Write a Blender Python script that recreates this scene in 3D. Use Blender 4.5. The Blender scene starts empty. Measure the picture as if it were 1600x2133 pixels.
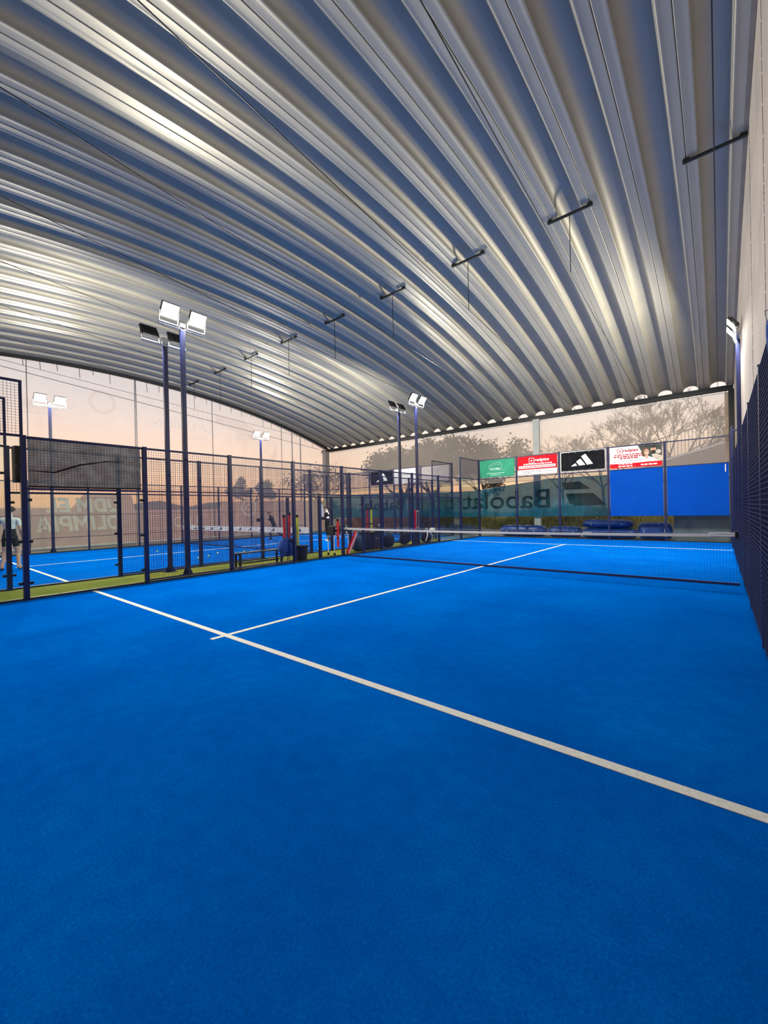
import bpy, bmesh, math, random
from mathutils import Vector, Matrix, Euler
random.seed(7)
SC = bpy.context.scene
C = SC.collection
PI = math.pi
R = math.radians

# ------------------------------------------------------------------ camera
def cam_axes(pitch, yaw, roll):
    cy, sy, cp, sp = math.cos(yaw), math.sin(yaw), math.cos(pitch), math.sin(pitch)
    f = Vector((-sy*cp, cy*cp, sp)); r = Vector((cy, sy, 0)); u = r.cross(f)
    c, s = math.cos(roll), math.sin(roll)
    return c*r + s*u, -s*r + c*u, f
CR, CU, CF = cam_axes(-0.0049, 0.6881, -0.0215)
cam_d = bpy.data.cameras.new('camera'); cam = bpy.data.objects.new('camera', cam_d); C.objects.link(cam)
cam.matrix_world = Matrix(((CR.x, CU.x, -CF.x, 9.6468), (CR.y, CU.y, -CF.y, 0.4346), (CR.z, CU.z, -CF.z, 1.4804), (0, 0, 0, 1)))
cam_d.sensor_fit = 'HORIZONTAL'; cam_d.sensor_width = 36.0; cam_d.lens = 850.3/1600*36.0
cam_d.clip_start = 0.02; cam_d.clip_end = 600
SC.camera = cam

# ------------------------------------------------------------------ view, world (dusk sky)
SC.view_settings.view_transform = 'Standard'; SC.view_settings.look = 'None'
SC.view_settings.gamma = 1.0; SC.view_settings.use_curve_mapping = False
SC.view_settings.exposure = 0.0
SC.cycles.use_denoising = True
SC.cycles.transparent_max_bounces = 40
SC.cycles.max_bounces = 10; SC.cycles.diffuse_bounces = 5; SC.cycles.glossy_bounces = 4
SC.cycles.sample_clamp_indirect = 6.0
SKY = 1.0
W = bpy.data.worlds.new('dusk_sky'); SC.world = W; W.use_nodes = True
nt = W.node_tree; nt.nodes.clear()
def N(t, ty, **kw):
    n = t.nodes.new(ty)
    for k, v in kw.items(): setattr(n, k, v)
    return n
def ramp(t, stops):
    n = N(t, 'ShaderNodeValToRGB'); e = n.color_ramp.elements
    while len(e) > 1: e.remove(e[-1])
    e[0].position = stops[0][0]; e[0].color = (*stops[0][1], 1)
    for p, c in stops[1:]:
        k = e.new(p); k.color = (*c, 1)
    return n
tc = N(nt, 'ShaderNodeTexCoord'); sep = N(nt, 'ShaderNodeSeparateXYZ'); nt.links.new(tc.outputs['Generated'], sep.inputs[0])
elev = ramp(nt, [(0.0, (0.30, 0.24, 0.20)), (0.49, (0.62, 0.44, 0.32)), (0.515, (1.30, 0.67, 0.32)), (0.545, (1.25, 0.86, 0.57)), (0.60, (1.08, 0.93, 0.83)), (0.67, (0.96, 0.92, 0.95)), (0.85, (0.66, 0.69, 0.80)), (1.0, (0.42, 0.48, 0.64))])
mz = N(nt, 'ShaderNodeMath', operation='MULTIPLY_ADD'); mz.inputs[1].default_value = 0.5; mz.inputs[2].default_value = 0.5
nt.links.new(sep.outputs['Z'], mz.inputs[0]); nt.links.new(mz.outputs[0], elev.inputs[0])
dot = N(nt, 'ShaderNodeVectorMath', operation='DOT_PRODUCT'); dot.inputs[1].default_value = Vector((-0.965, 0.26, 0.02)).normalized()
nt.links.new(tc.outputs['Generated'], dot.inputs[0])
glow = ramp(nt, [(0.0, (0, 0, 0)), (0.72, (0.0, 0.0, 0.0)), (0.93, (0.16, 0.05, 0.0)), (1.0, (0.45, 0.14, 0.0))])
nt.links.new(dot.outputs['Value'], glow.inputs[0])
hz = ramp(nt, [(0.0, (1, 1, 1)), (0.10, (1, 1, 1)), (0.24, (0, 0, 0))])
ab = N(nt, 'ShaderNodeMath', operation='ABSOLUTE'); nt.links.new(sep.outputs['Z'], ab.inputs[0]); nt.links.new(ab.outputs[0], hz.inputs[0])
mg = N(nt, 'ShaderNodeMix', data_type='RGBA', blend_type='MULTIPLY'); mg.inputs[0].default_value = 1
nt.links.new(glow.outputs[0], mg.inputs[6]); nt.links.new(hz.outputs[0], mg.inputs[7])
ad = N(nt, 'ShaderNodeMix', data_type='RGBA', blend_type='ADD'); ad.inputs[0].default_value = 1
nt.links.new(elev.outputs[0], ad.inputs[6]); nt.links.new(mg.outputs[2], ad.inputs[7])
bg = N(nt, 'ShaderNodeBackground'); bg.inputs[1].default_value = SKY
wo = N(nt, 'ShaderNodeOutputWorld'); nt.links.new(ad.outputs[2], bg.inputs[0]); nt.links.new(bg.outputs[0], wo.inputs[0])
LAMP_W = 285.0            # radiant power of one floodlight
LAMP_C = (1.0, 0.95, 0.83)

# ------------------------------------------------------------------ materials
MATS = {}
def mat(name, col, rough=0.6, metal=0.0, spec=0.4, var=0.0, scale=8.0, bump=0.0, bscale=40.0, emit=None, estr=0.0, detail=4.0):
    m = bpy.data.materials.new(name); m.use_nodes = True; t = m.node_tree
    b = t.nodes['Principled BSDF']
    b.inputs['Base Color'].default_value = (*col, 1); b.inputs['Roughness'].default_value = rough
    b.inputs['Metallic'].default_value = metal; b.inputs['Specular IOR Level'].default_value = spec
    tcn = N(t, 'ShaderNodeTexCoord')
    if var > 0:
        nz = N(t, 'ShaderNodeTexNoise'); nz.inputs['Scale'].default_value = scale; nz.inputs['Detail'].default_value = detail
        t.links.new(tcn.outputs['Object'], nz.inputs['Vector'])
        rp = ramp(t, [(0.3, tuple(max(0, c*(1-var)) for c in col)), (0.7, tuple(min(1, c*(1+var)) for c in col))])
        t.links.new(nz.outputs['Fac'], rp.inputs[0]); t.links.new(rp.outputs[0], b.inputs['Base Color'])
    if bump > 0:
        nb = N(t, 'ShaderNodeTexNoise'); nb.inputs['Scale'].default_value = bscale; nb.inputs['Detail'].default_value = 3
        t.links.new(tcn.outputs['Object'], nb.inputs['Vector'])
        bp = N(t, 'ShaderNodeBump'); bp.inputs['Strength'].default_value = bump; bp.inputs['Distance'].default_value = 0.01
        t.links.new(nb.outputs['Fac'], bp.inputs['Height']); t.links.new(bp.outputs[0], b.inputs['Normal'])
    if emit:
        b.inputs['Emission Color'].default_value = (*emit, 1); b.inputs['Emission Strength'].default_value = estr
    MATS[name] = m
    return m
def glassy(name, tint, refl=0.10):
    m = bpy.data.materials.new(name); m.use_nodes = True; t = m.node_tree; t.nodes.clear()
    tr = N(t, 'ShaderNodeBsdfTransparent'); tr.inputs[0].default_value = (*tint, 1)
    gl = N(t, 'ShaderNodeBsdfGlossy'); gl.inputs['Roughness'].default_value = 0.02; gl.inputs[0].default_value = (0.9, 0.95, 0.95, 1)
    fr = N(t, 'ShaderNodeFresnel'); fr.inputs[0].default_value = 1.3
    mu = N(t, 'ShaderNodeMath', operation='MULTIPLY'); mu.inputs[1].default_value = refl*10; mu.use_clamp = True
    t.links.new(fr.outputs[0], mu.inputs[0])
    mx = N(t, 'ShaderNodeMixShader'); t.links.new(mu.outputs[0], mx.inputs[0]); t.links.new(tr.outputs[0], mx.inputs[1]); t.links.new(gl.outputs[0], mx.inputs[2])
    o = N(t, 'ShaderNodeOutputMaterial'); t.links.new(mx.outputs[0], o.inputs[0]); MATS[name] = m
    return m
def mesh_fabric(name, col, see, tint=(1, 1, 1), back=0.5, var=0.06, scale=1.5):
    """woven screen: see = share of light passing straight through the holes, back = share of the yarn that glows from behind"""
    m = bpy.data.materials.new(name); m.use_nodes = True; t = m.node_tree; t.nodes.clear()
    tcn = N(t, 'ShaderNodeTexCoord'); nz = N(t, 'ShaderNodeTexNoise'); nz.inputs['Scale'].default_value = scale; nz.inputs['Detail'].default_value = 5
    t.links.new(tcn.outputs['Object'], nz.inputs['Vector'])
    rp = ramp(t, [(0.3, tuple(c*(1-var) for c in col)), (0.7, tuple(min(1, c*(1+var)) for c in col))]); t.links.new(nz.outputs['Fac'], rp.inputs[0])
    tr = N(t, 'ShaderNodeBsdfTransparent'); tr.inputs[0].default_value = (*tint, 1)
    df = N(t, 'ShaderNodeBsdfDiffuse'); tl = N(t, 'ShaderNodeBsdfTranslucent')
    t.links.new(rp.outputs[0], df.inputs[0]); t.links.new(rp.outputs[0], tl.inputs[0])
    m1 = N(t, 'ShaderNodeMixShader'); m1.inputs[0].default_value = back; t.links.new(df.outputs[0], m1.inputs[1]); t.links.new(tl.outputs[0], m1.inputs[2])
    m2 = N(t, 'ShaderNodeMixShader'); m2.inputs[0].default_value = see; t.links.new(m1.outputs[0], m2.inputs[1]); t.links.new(tr.outputs[0], m2.inputs[2])
    o = N(t, 'ShaderNodeOutputMaterial'); t.links.new(m2.outputs[0], o.inputs[0]); MATS[name] = m
    return m
def turf(name, c_lo, c_mid, c_hi):
    m = bpy.data.materials.new(name); m.use_nodes = True; t = m.node_tree; b = t.nodes['Principled BSDF']
    b.inputs['Roughness'].default_value = 1.0; b.inputs['Specular IOR Level'].default_value = 0.0
    tcn = N(t, 'ShaderNodeTexCoord')
    fine = N(t, 'ShaderNodeTexNoise'); fine.inputs['Scale'].default_value = 75; fine.inputs['Detail'].default_value = 7; fine.inputs['Roughness'].default_value = 0.8
    big = N(t, 'ShaderNodeTexNoise'); big.inputs['Scale'].default_value = 0.9; big.inputs['Detail'].default_value = 4
    mid = N(t, 'ShaderNodeTexNoise'); mid.inputs['Scale'].default_value = 9; mid.inputs['Detail'].default_value = 5
    for n in (fine, big, mid): t.links.new(tcn.outputs['Object'], n.inputs['Vector'])
    a1 = N(t, 'ShaderNodeMath', operation='MULTIPLY_ADD'); a1.inputs[1].default_value = 0.24
    t.links.new(big.outputs['Fac'], a1.inputs[0])
    a2 = N(t, 'ShaderNodeMath', operation='MULTIPLY_ADD'); a2.inputs[1].default_value = 0.16; a2.inputs[2].default_value = 0.0
    t.links.new(mid.outputs['Fac'], a2.inputs[0])
    a3 = N(t, 'ShaderNodeMath', operation='MULTIPLY'); a3.inputs[1].default_value = 0.60
    t.links.new(fine.outputs['Fac'], a3.inputs[0]); 
    a4 = N(t, 'ShaderNodeMath', operation='ADD'); t.links.new(a3.outputs[0], a4.inputs[0]); t.links.new(a2.outputs[0], a4.inputs[1])
    t.links.new(a4.outputs[0], a1.inputs[2])
    rp = ramp(t, [(0.38, c_lo), (0.5, c_mid), (0.60, c_hi), (0.66, tuple(min(1, c*1.35+0.015) for c in c_hi))]); t.links.new(a1.outputs[0], rp.inputs[0])
    t.links.new(rp.outputs[0], b.inputs['Base Color'])
    bp = N(t, 'ShaderNodeBump'); bp.inputs['Strength'].default_value = 0.5; bp.inputs['Distance'].default_value = 0.008
    t.links.new(fine.outputs['Fac'], bp.inputs['Height']); t.links.new(bp.outputs[0], b.inputs['Normal'])
    MATS[name] = m
    return m
turf('blue_turf', (0.0, 0.088, 0.45), (0.0, 0.122, 0.58), (0.0, 0.165, 0.68))
turf('green_turf', (0.10, 0.13, 0.022), (0.17, 0.19, 0.035), (0.26, 0.25, 0.06))
mat('line_white', (0.78, 0.78, 0.74), 0.9, spec=0.1, var=0.10, scale=60)
mat('concrete_ground', (0.30, 0.27, 0.23), 0.95, var=0.25, scale=1.2, bump=0.3, bscale=12)
mat('roof_steel', (0.44, 0.415, 0.34), 0.54, metal=0.42, spec=0.5, var=0.05, scale=1.0)
mat('dark_steel', (0.025, 0.028, 0.03), 0.5, metal=0.3)
mat('grey_steel', (0.22, 0.23, 0.24), 0.45, metal=0.6)
mat('wall_concrete', (0.44, 0.385, 0.335), 0.9, spec=0.15, var=0.12, scale=1.1, bump=0.25, bscale=30, detail=8)
mat('old_concrete', (0.17, 0.18, 0.18), 0.95, var=0.25, scale=2.0, bump=0.3, bscale=15)
mat('column_concrete', (0.40, 0.42, 0.42), 0.85, var=0.08, scale=3)
mat('corner_concrete', (0.26, 0.23, 0.20), 0.9, var=0.12, scale=3)
mat('navy_paint', (0.005, 0.010, 0.060), 0.4, spec=0.5, var=0.06, scale=5)
mat('navy_wire', (0.010, 0.018, 0.085), 0.5, spec=0.4)
mat('navy_net', (0.006, 0.011, 0.045), 0.9, spec=0.1, var=0.2, scale=3)
mat('black', (0.008, 0.008, 0.010), 0.6, var=0.1, scale=10)
mat('black_cloth', (0.014, 0.014, 0.016), 0.9, spec=0.1, var=0.3, scale=6)
mat('net_cord', (0.012, 0.018, 0.05), 0.8)
mat('net_tape', (0.74, 0.71, 0.64), 0.8, var=0.06, scale=20)
mat('white_paint', (0.75, 0.75, 0.74), 0.5)
mat('white_cloth', (0.72, 0.71, 0.68), 0.9, var=0.06, scale=14)
mat('galvanised', (0.50, 0.52, 0.54), 0.35, metal=0.8)
mat('lamp_grey', (0.10, 0.095, 0.085), 0.5, metal=0.4)
mat('lamp_lens_on', (1, 1, 1), 0.4, emit=(1.0, 0.95, 0.82), estr=30.0)
glassy('clear_glass', (0.93, 0.97, 0.96), 0.07)
mesh_fabric('screen_peach', (0.84, 0.76, 0.67), 0.54, back=0.55, var=0.04, scale=3)
mesh_fabric('screen_left', (0.80, 0.74, 0.73), 0.56, back=0.5, var=0.05, scale=2)
mesh_fabric('screen_print', (1.0, 0.97, 0.93), 0.80, back=0.4, var=0.02)
mesh_fabric('screen_band', (0.95, 0.77, 0.68), 0.24, back=0.72, var=0.05)
mesh_fabric('screen_letter', (1.0, 0.95, 0.84), 0.05, back=0.5, var=0.02)
mesh_fabric('screen_tint', (1.0, 0.86, 0.76), 0.90, back=0.8, var=0.02)
mesh_fabric('black_gauze', (0.20, 0.212, 0.20), 0.06, back=0.3, var=0.4, scale=5)
mesh_fabric('teal_banner', (0.03, 0.19, 0.30), 0.13, tint=(0.55, 0.85, 1.0), back=0.5, var=0.18, scale=2.5)
mesh_fabric('teal_dark', (0.03, 0.095, 0.12), 0.45, tint=(0.5, 0.7, 0.8), back=0.3, var=0.15)
mat('blue_sheet', (0.0, 0.060, 0.37), 0.8, spec=0.08, var=0.06, scale=1.5, bump=0.15, bscale=4)
mat('blue_pad', (0.006, 0.035, 0.22), 0.38, spec=0.6, var=0.15, scale=4)
mat('poster_green', (0.045, 0.30, 0.17), 0.85, spec=0.08, var=0.12, scale=3)
mat('poster_red', (0.55, 0.012, 0.02), 0.85, spec=0.08, var=0.08, scale=3)
mat('poster_white', (0.72, 0.71, 0.70), 0.85, spec=0.08, var=0.03, scale=3)
mat('poster_black', (0.010, 0.010, 0.012), 0.85, spec=0.08, var=0.4, scale=5)
mat('print_white', (0.80, 0.80, 0.78), 0.6)
mat('print_red', (0.42, 0.02, 0.03), 0.6)
mat('print_mint', (0.45, 0.72, 0.58), 0.6)
mat('print_grey', (0.35, 0.33, 0.32), 0.6)
mat('photo_dark', (0.030, 0.040, 0.036), 0.6, var=0.5, scale=4)
mat('photo_tan', (0.46, 0.40, 0.32), 0.6, var=0.2, scale=5)
mat('skin', (0.50, 0.29, 0.20), 0.55, var=0.08, scale=12)
mat('hair_dark', (0.020, 0.014, 0.010), 0.6, var=0.3, scale=30)
mat('hair_brown', (0.10, 0.055, 0.03), 0.6, var=0.3, scale=30)
mat('shirt_grey', (0.50, 0.53, 0.52), 0.9, var=0.08, scale=10)
mat('shorts_dark', (0.012, 0.018, 0.018), 0.9, var=0.2, scale=10)
mat('shirt_dark', (0.020, 0.014, 0.020), 0.9, var=0.2, scale=10)
mat('eye_dark', (0.01, 0.01, 0.01), 0.3)
mat('lip', (0.35, 0.10, 0.09), 0.5)
mat('tube_red', (0.55, 0.025, 0.02), 0.4, var=0.06, scale=5)
mat('tube_yellow', (0.62, 0.66, 0.05), 0.4, var=0.05, scale=5)
mat('ball_yellow', (0.72, 0.78, 0.30), 0.9, var=0.1, scale=30)
mat('bag_blue', (0.015, 0.07, 0.30), 0.75, var=0.25, scale=6, bump=0.3, bscale=10)
mat('bag_slate', (0.018, 0.042, 0.10), 0.8, var=0.25, scale=6, bump=0.3, bscale=10)
mat('bark', (0.15, 0.11, 0.085), 0.95, var=0.3, scale=9, bump=0.4, bscale=20)
mat('leaf_olive', (0.30, 0.26, 0.08), 0.8, var=0.4, scale=1.5)
mat('leaf_dark', (0.13, 0.095, 0.055), 0.85, var=0.4, scale=1.5)
mat('leaf_rust', (0.50, 0.25, 0.14), 0.9, var=0.4, scale=1.5)
mat('earth', (0.44, 0.34, 0.26), 0.95, var=0.4, scale=0.9, bump=0.6, bscale=4, detail=8)
mat('house_grey', (0.22, 0.19, 0.18), 0.9, var=0.1, scale=1)
mat('house_roof', (0.16, 0.10, 0.08), 0.9, var=0.2, scale=3)
mat('house_pale', (0.42, 0.38, 0.36), 0.9, var=0.08, scale=1)
mat('window_dark', (0.05, 0.06, 0.07), 0.2)
mat('stair_concrete', (0.36, 0.31, 0.26), 0.9, var=0.12, scale=1.5)
mat('paper', (0.70, 0.72, 0.74), 0.7, var=0.03, scale=20)
M = MATS

# ------------------------------------------------------------------ mesh helpers
class MB:
    def __init__(s): s.v = []; s.f = []; s.mi = []
    def add(s, vs, fs, mi=0):
        o = len(s.v); s.v += [tuple(v) for v in vs]; s.f += [tuple(i+o for i in f) for f in fs]; s.mi += [mi]*len(fs)
        return s
    def box(s, lo, hi, mi=0, mtx=None):
        x0, y0, z0 = lo; x1, y1, z1 = hi
        vs = [Vector(p) for p in ((x0,y0,z0),(x1,y0,z0),(x1,y1,z0),(x0,y1,z0),(x0,y0,z1),(x1,y0,z1),(x1,y1,z1),(x0,y1,z1))]
        if mtx: vs = [mtx @ v for v in vs]
        return s.add(vs, [(0,3,2,1),(4,5,6,7),(0,1,5,4),(1,2,6,5),(2,3,7,6),(3,0,4,7)], mi)
    def bbox(s, lo, hi, b=0.008, mi=0, mtx=None):
        """box with chamfered edges"""
        x0, y0, z0 = lo; x1, y1, z1 = hi
        b = min(b, (x1-x0)/2.01, (y1-y0)/2.01, (z1-z0)/2.01)
        bm = bmesh.new(); bmesh.ops.create_cube(bm, size=1)
        for v in bm.verts: v.co = Vector(((x0+x1)/2+v.co.x*(x1-x0), (y0+y1)/2+v.co.y*(y1-y0), (z0+z1)/2+v.co.z*(z1-z0)))
        bmesh.ops.bevel(bm, geom=bm.edges[:], offset=b, segments=2, affect='EDGES', profile=0.5)
        bm.verts.index_update()
        vs = [(mtx @ v.co) if mtx else v.co.copy() for v in bm.verts]; fs = [[v.index for v in f.verts] for f in bm.faces]
        bm.free()
        return s.add(vs, fs, mi)
    def tube(s, pts, r, n=8, mi=0, cap=True):
        pts = [Vector(p) for p in pts]; rs = r if isinstance(r, (list, tuple)) else [r]*len(pts)
        vs = []; fs = []; pu = None
        for i, p in enumerate(pts):
            d = (pts[min(i+1, len(pts)-1)] - pts[max(i-1, 0)])
            d = d.normalized() if d.length > 1e-9 else Vector((0, 0, 1))
            if pu is None: pu = d.orthogonal().normalized()
            u = (pu - d*pu.dot(d)); u = u.normalized() if u.length > 1e-6 else d.orthogonal().normalized()
            pu = u; w = d.cross(u)
            for k in range(n):
                a = 2*PI*k/n; vs.append(p + rs[i]*(math.cos(a)*u + math.sin(a)*w))
        for i in range(len(pts)-1):
            for k in range(n): fs.append((i*n+k, i*n+(k+1) % n, (i+1)*n+(k+1) % n, (i+1)*n+k))
        if cap: fs.append(tuple(range(n-1, -1, -1))); fs.append(tuple((len(pts)-1)*n+k for k in range(n)))
        return s.add(vs, fs, mi)
    def ball(s, c, r, nu=10, nv=7, mi=0, mtx=None):
        c = Vector(c); rr = r if isinstance(r, (tuple, list)) else (r, r, r); vs = [Vector((0, 0, rr[2]))]; fs = []
        for j in range(1, nv):
            t = PI*j/nv
            for k in range(nu): a = 2*PI*k/nu; vs.append(Vector((rr[0]*math.sin(t)*math.cos(a), rr[1]*math.sin(t)*math.sin(a), rr[2]*math.cos(t))))
        vs.append(Vector((0, 0, -rr[2])))
        for k in range(nu): fs.append((0, 1+k, 1+(k+1) % nu))
        for j in range(nv-2):
            for k in range(nu): a = 1+j*nu; fs.append((a+k, a+nu+k, a+nu+(k+1) % nu, a+(k+1) % nu))
        a = 1+(nv-2)*nu
        for k in range(nu): fs.append((a+k, len(vs)-1, a+(k+1) % nu))
        vs = [(mtx @ v if mtx else v) + c for v in vs]
        return s.add(vs, fs, mi)
    def prism(s, poly, d0, d1, mi=0, axes='xz'):
        """polygon in a plane (axes) pushed along the third axis from d0 to d1"""
        def P(a, b, d): return {'xz': (a, d, b), 'yz': (d, a, b), 'xy': (a, b, d)}[axes]
        n = len(poly); vs = [P(a, b, d0) for a, b in poly] + [P(a, b, d1) for a, b in poly]
        fs = [tuple(range(n)), tuple(range(2*n-1, n-1, -1))] + [(k, n+k, n+(k+1) % n, (k+1) % n) for k in range(n)]
        return s.add(vs, fs, mi)
    def lathe(s, prof, c=(0, 0, 0), n=20, mi=0):
        c = Vector(c); vs = []; fs = []
        for r, z in prof:
            for k in range(n): a = 2*PI*k/n; vs.append(c+Vector((r*math.cos(a), r*math.sin(a), z)))
        for i in range(len(prof)-1):
            for k in range(n): fs.append((i*n+k, i*n+(k+1) % n, (i+1)*n+(k+1) % n, (i+1)*n+k))
        fs.append(tuple(range(n-1, -1, -1))); fs.append(tuple((len(prof)-1)*n+k for k in range(n)))
        return s.add(vs, fs, mi)
    def mesh(s, name, mats, smooth=False, fix=True):
        me = bpy.data.meshes.new(name); me.from_pydata(s.v, [], s.f)
        for m in (mats if isinstance(mats, (list, tuple)) else [mats]): me.materials.append(M[m] if isinstance(m, str) else m)
        me.polygons.foreach_set('material_index', s.mi)
        if fix and len(s.f) < 60000:
            bm = bmesh.new(); bm.from_mesh(me); bmesh.ops.recalc_face_normals(bm, faces=bm.faces[:]); bm.to_mesh(me); bm.free()
        if smooth:
            me.polygons.foreach_set('use_smooth', [True]*len(me.polygons))
            me.set_sharp_from_angle(angle=R(smooth if smooth is not True else 40))
        me.update()
        return me
def place(name, me, parent=None, loc=(0, 0, 0), rot=(0, 0, 0)):
    o = bpy.data.objects.new(name, me); C.objects.link(o); o.location = loc; o.rotation_euler = rot
    if parent: o.parent = parent
    return o
def tag(o, label, cat, group=None, kind=None):
    if label: o['label'] = label
    if cat: o['category'] = cat
    if group: o['group'] = group
    if kind: o['kind'] = kind
    return o
def thing(name, label, cat, loc=(0, 0, 0), rz=0, group=None):
    o = bpy.data.objects.new(name, None); C.objects.link(o); o.location = loc; o.rotation_euler = (0, 0, rz); o.empty_display_size = 0.2
    return tag(o, label, cat, group)
def part(name, mb, mats, parent, loc=(0, 0, 0), rot=(0, 0, 0), smooth=False, label=None, stuff=False):
    o = place(name, mb.mesh(name, mats, smooth) if isinstance(mb, MB) else mb, parent, loc, rot)
    if label: o['label'] = label
    if stuff: o['kind'] = 'stuff'
    return o
def struct(name, mb, mats, smooth=False, parent=None, loc=(0, 0, 0), rot=(0, 0, 0)):
    o = place(name, mb.mesh(name, mats, smooth) if isinstance(mb, MB) else mb, parent, loc, rot)
    if not parent: o['kind'] = 'structure'
    return o
def struct_root(name, loc=(0, 0, 0)):
    o = bpy.data.objects.new(name, None); C.objects.link(o); o.location = loc; o['kind'] = 'structure'
    return o
def copy_tree(o, parent=None):
    c = o.copy(); C.objects.link(c)
    if parent: c.parent = parent
    for ch in o.children: copy_tree(ch, c)
    return c
def text_mesh(body, size, extrude=0.002, bold=0.0, shear=0.0, mirror=False, spacing=1.0):
    cu = bpy.data.curves.new('lettering', 'FONT'); cu.body = body; cu.size = size; cu.extrude = extrude; cu.offset = bold; cu.shear = shear
    cu.align_x = 'CENTER'; cu.align_y = 'CENTER'; cu.resolution_u = 3; cu.space_character = spacing
    o = bpy.data.objects.new('lettering', cu); C.objects.link(o)
    dg = bpy.context.evaluated_depsgraph_get(); dg.update()
    me = bpy.data.meshes.new_from_object(o.evaluated_get(dg)); bpy.data.objects.remove(o); bpy.data.curves.remove(cu)
    if mirror:
        for v in me.vertices: v.co.x = -v.co.x
    return me
def islands(me):
    par = list(range(len(me.vertices)))
    def find(i):
        while par[i] != i: par[i] = par[par[i]]; i = par[i]
        return i
    for e in me.edges:
        a, b = find(e.vertices[0]), find(e.vertices[1])
        if a != b: par[a] = b
    out = {}
    for p in me.polygons: out.setdefault(find(p.vertices[0]), []).append(p)
    res = []
    for polys in out.values():
        ids = {}; vs = []; fs = []
        for p in polys:
            f = []
            for v in p.vertices:
                if v not in ids: ids[v] = len(vs); vs.append(me.vertices[v].co.copy())
                f.append(ids[v])
            fs.append(f)
        res.append((vs, fs))
    return res
def letters(parent, body, size, mt, loc, rot, split=False, stretch=1.0, **kw):
    me = text_mesh(body, size, **kw); me.materials.clear(); me.materials.append(M[mt])
    if stretch != 1.0:
        for v in me.vertices: v.co.x *= stretch
    if not split: return place('lettering', me, parent, loc, rot)
    for vs, fs in islands(me):
        q = bpy.data.meshes.new('letter'); q.from_pydata(vs, [], fs); q.materials.append(M[mt]); q.update(); place('letter', q, parent, loc, rot)

# ------------------------------------------------------------------ floors
WALL_X = 10.16
mb = MB().box((0, -0.4, -0.06), (10.0, 20.0, 0.0))
floor = struct('floor', mb, 'blue_turf')
def line_part(parent, x0, x1, y0, y1):
    part('court_line', MB().box((x0, y0, -0.004), (x1, y1, 0.004)), 'line_white', parent)
for lo in (2.98, 16.95): line_part(floor, 0.06, 9.94, lo, lo+0.075)
line_part(floor, 4.965, 5.035, 2.83, 2.978); line_part(floor, 4.965, 5.035, 3.057, 16.948); line_part(floor, 4.965, 5.035, 17.027, 17.17)
floor2 = struct('floor', MB().box((-11.6, -3.0, -0.06), (-1.6, 20.0, 0.0)), 'blue_turf')
for lo in (2.98, 16.95): line_part(floor2, -11.54, -1.66, lo, lo+0.075)
line_part(floor2, -6.635, -6.565, 2.83, 2.978); line_part(floor2, -6.635, -6.565, 3.057, 16.948); line_part(floor2, -6.635, -6.565, 17.027, 17.17)
struct('floor', MB().box((-1.6, -3.0, -0.06), (0.0, 20.0, 0.0)), 'green_turf')
struct('floor', MB().box((-60, -30, -0.35), (40, 80, -0.062)), 'concrete_ground')
struct('floor', MB().box((-14.2, 20.0, -0.06), (WALL_X, 22.3, -0.005)).box((-14.2, -3, -0.06), (-11.6, 20.0, -0.005)), 'concrete_ground')
struct('trim_1', MB().box((-0.035, -0.4, -0.06), (0.035, 20.04, 0.035)).box((0.035, 19.965, -0.06), (9.96, 20.035, 0.035)), 'dark_steel')
struct('trim_2', MB().box((-1.635, -3, -0.06), (-1.565, 20.04, 0.035)).box((-11.6, 19.965, -0.06), (-1.635, 20.035, 0.035)).box((-11.635, -3, -0.06), (-11.565, 20.04, 0.05)), 'dark_steel')

# ------------------------------------------------------------------ roof
ARC_Y, ARC_Z, ARC_R = 7.6, 8.57, 45.3
def zroof(y): return ARC_Z - (ARC_R - math.sqrt(ARC_R**2 - (y-ARC_Y)**2))
PITCH = 0.89; SEAM0 = 10.11
def rib_profile():
    half = PITCH/2; fw = 0.195; pts = []
    pts += [(0.0, 0.034), (0.007, 0.034), (0.007, 0.0), (0.016, -0.006), (0.05, -0.003), (0.11, -0.001), (0.150, -0.002)]       # seam lip and flat flange
    pts += [(0.170, -0.008), (0.184, -0.006), (fw, 0.006)]                                                        # rolled bead at the foot of the arch
    n = 15
    for k in range(1, n+1):                                                                                       # arched crown with fine ribs
        t = k/n*PI/2; x = half-(half-fw)*math.cos(t)
        z = 0.006 + 0.205*math.sin(t)**0.9 + (0.004 if k % 2 else 0.0)
        pts.append((x, z))
    full = [(p[0]-half, p[1]) for p in pts] + [(half-p[0], p[1]) for p in reversed(pts[:-1])]
    return full
prof = rib_profile()
ys = [-6.8 + 28.80*i/60 for i in range(61)]
mb = MB(); npf = len(prof)
vs = []
for y in ys:
    ny = -(y-ARC_Y)/ARC_R; zc = zroof(y)
    nrm = Vector((0, (y-ARC_Y)/ARC_R, math.sqrt(1-((y-ARC_Y)/ARC_R)**2)))
    for px, pz in prof: vs.append(Vector((px, y, zc)) + nrm*pz)
fs = []
for i in range(len(ys)-1):
    for k in range(npf-1): fs.append((i*npf+k, i*npf+k+1, (i+1)*npf+k+1, (i+1)*npf+k))
mb.add(vs, fs)
roof = struct_root('ceiling')
rme = mb.mesh('roof_panel', 'roof_steel', smooth=25)
NP = 27
for k in range(NP):
    place('roof_panel', rme, roof, loc=(SEAM0 - PITCH*(k+0.5), 0, 0))
ROOF_L = SEAM0 - PITCH*NP
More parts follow.
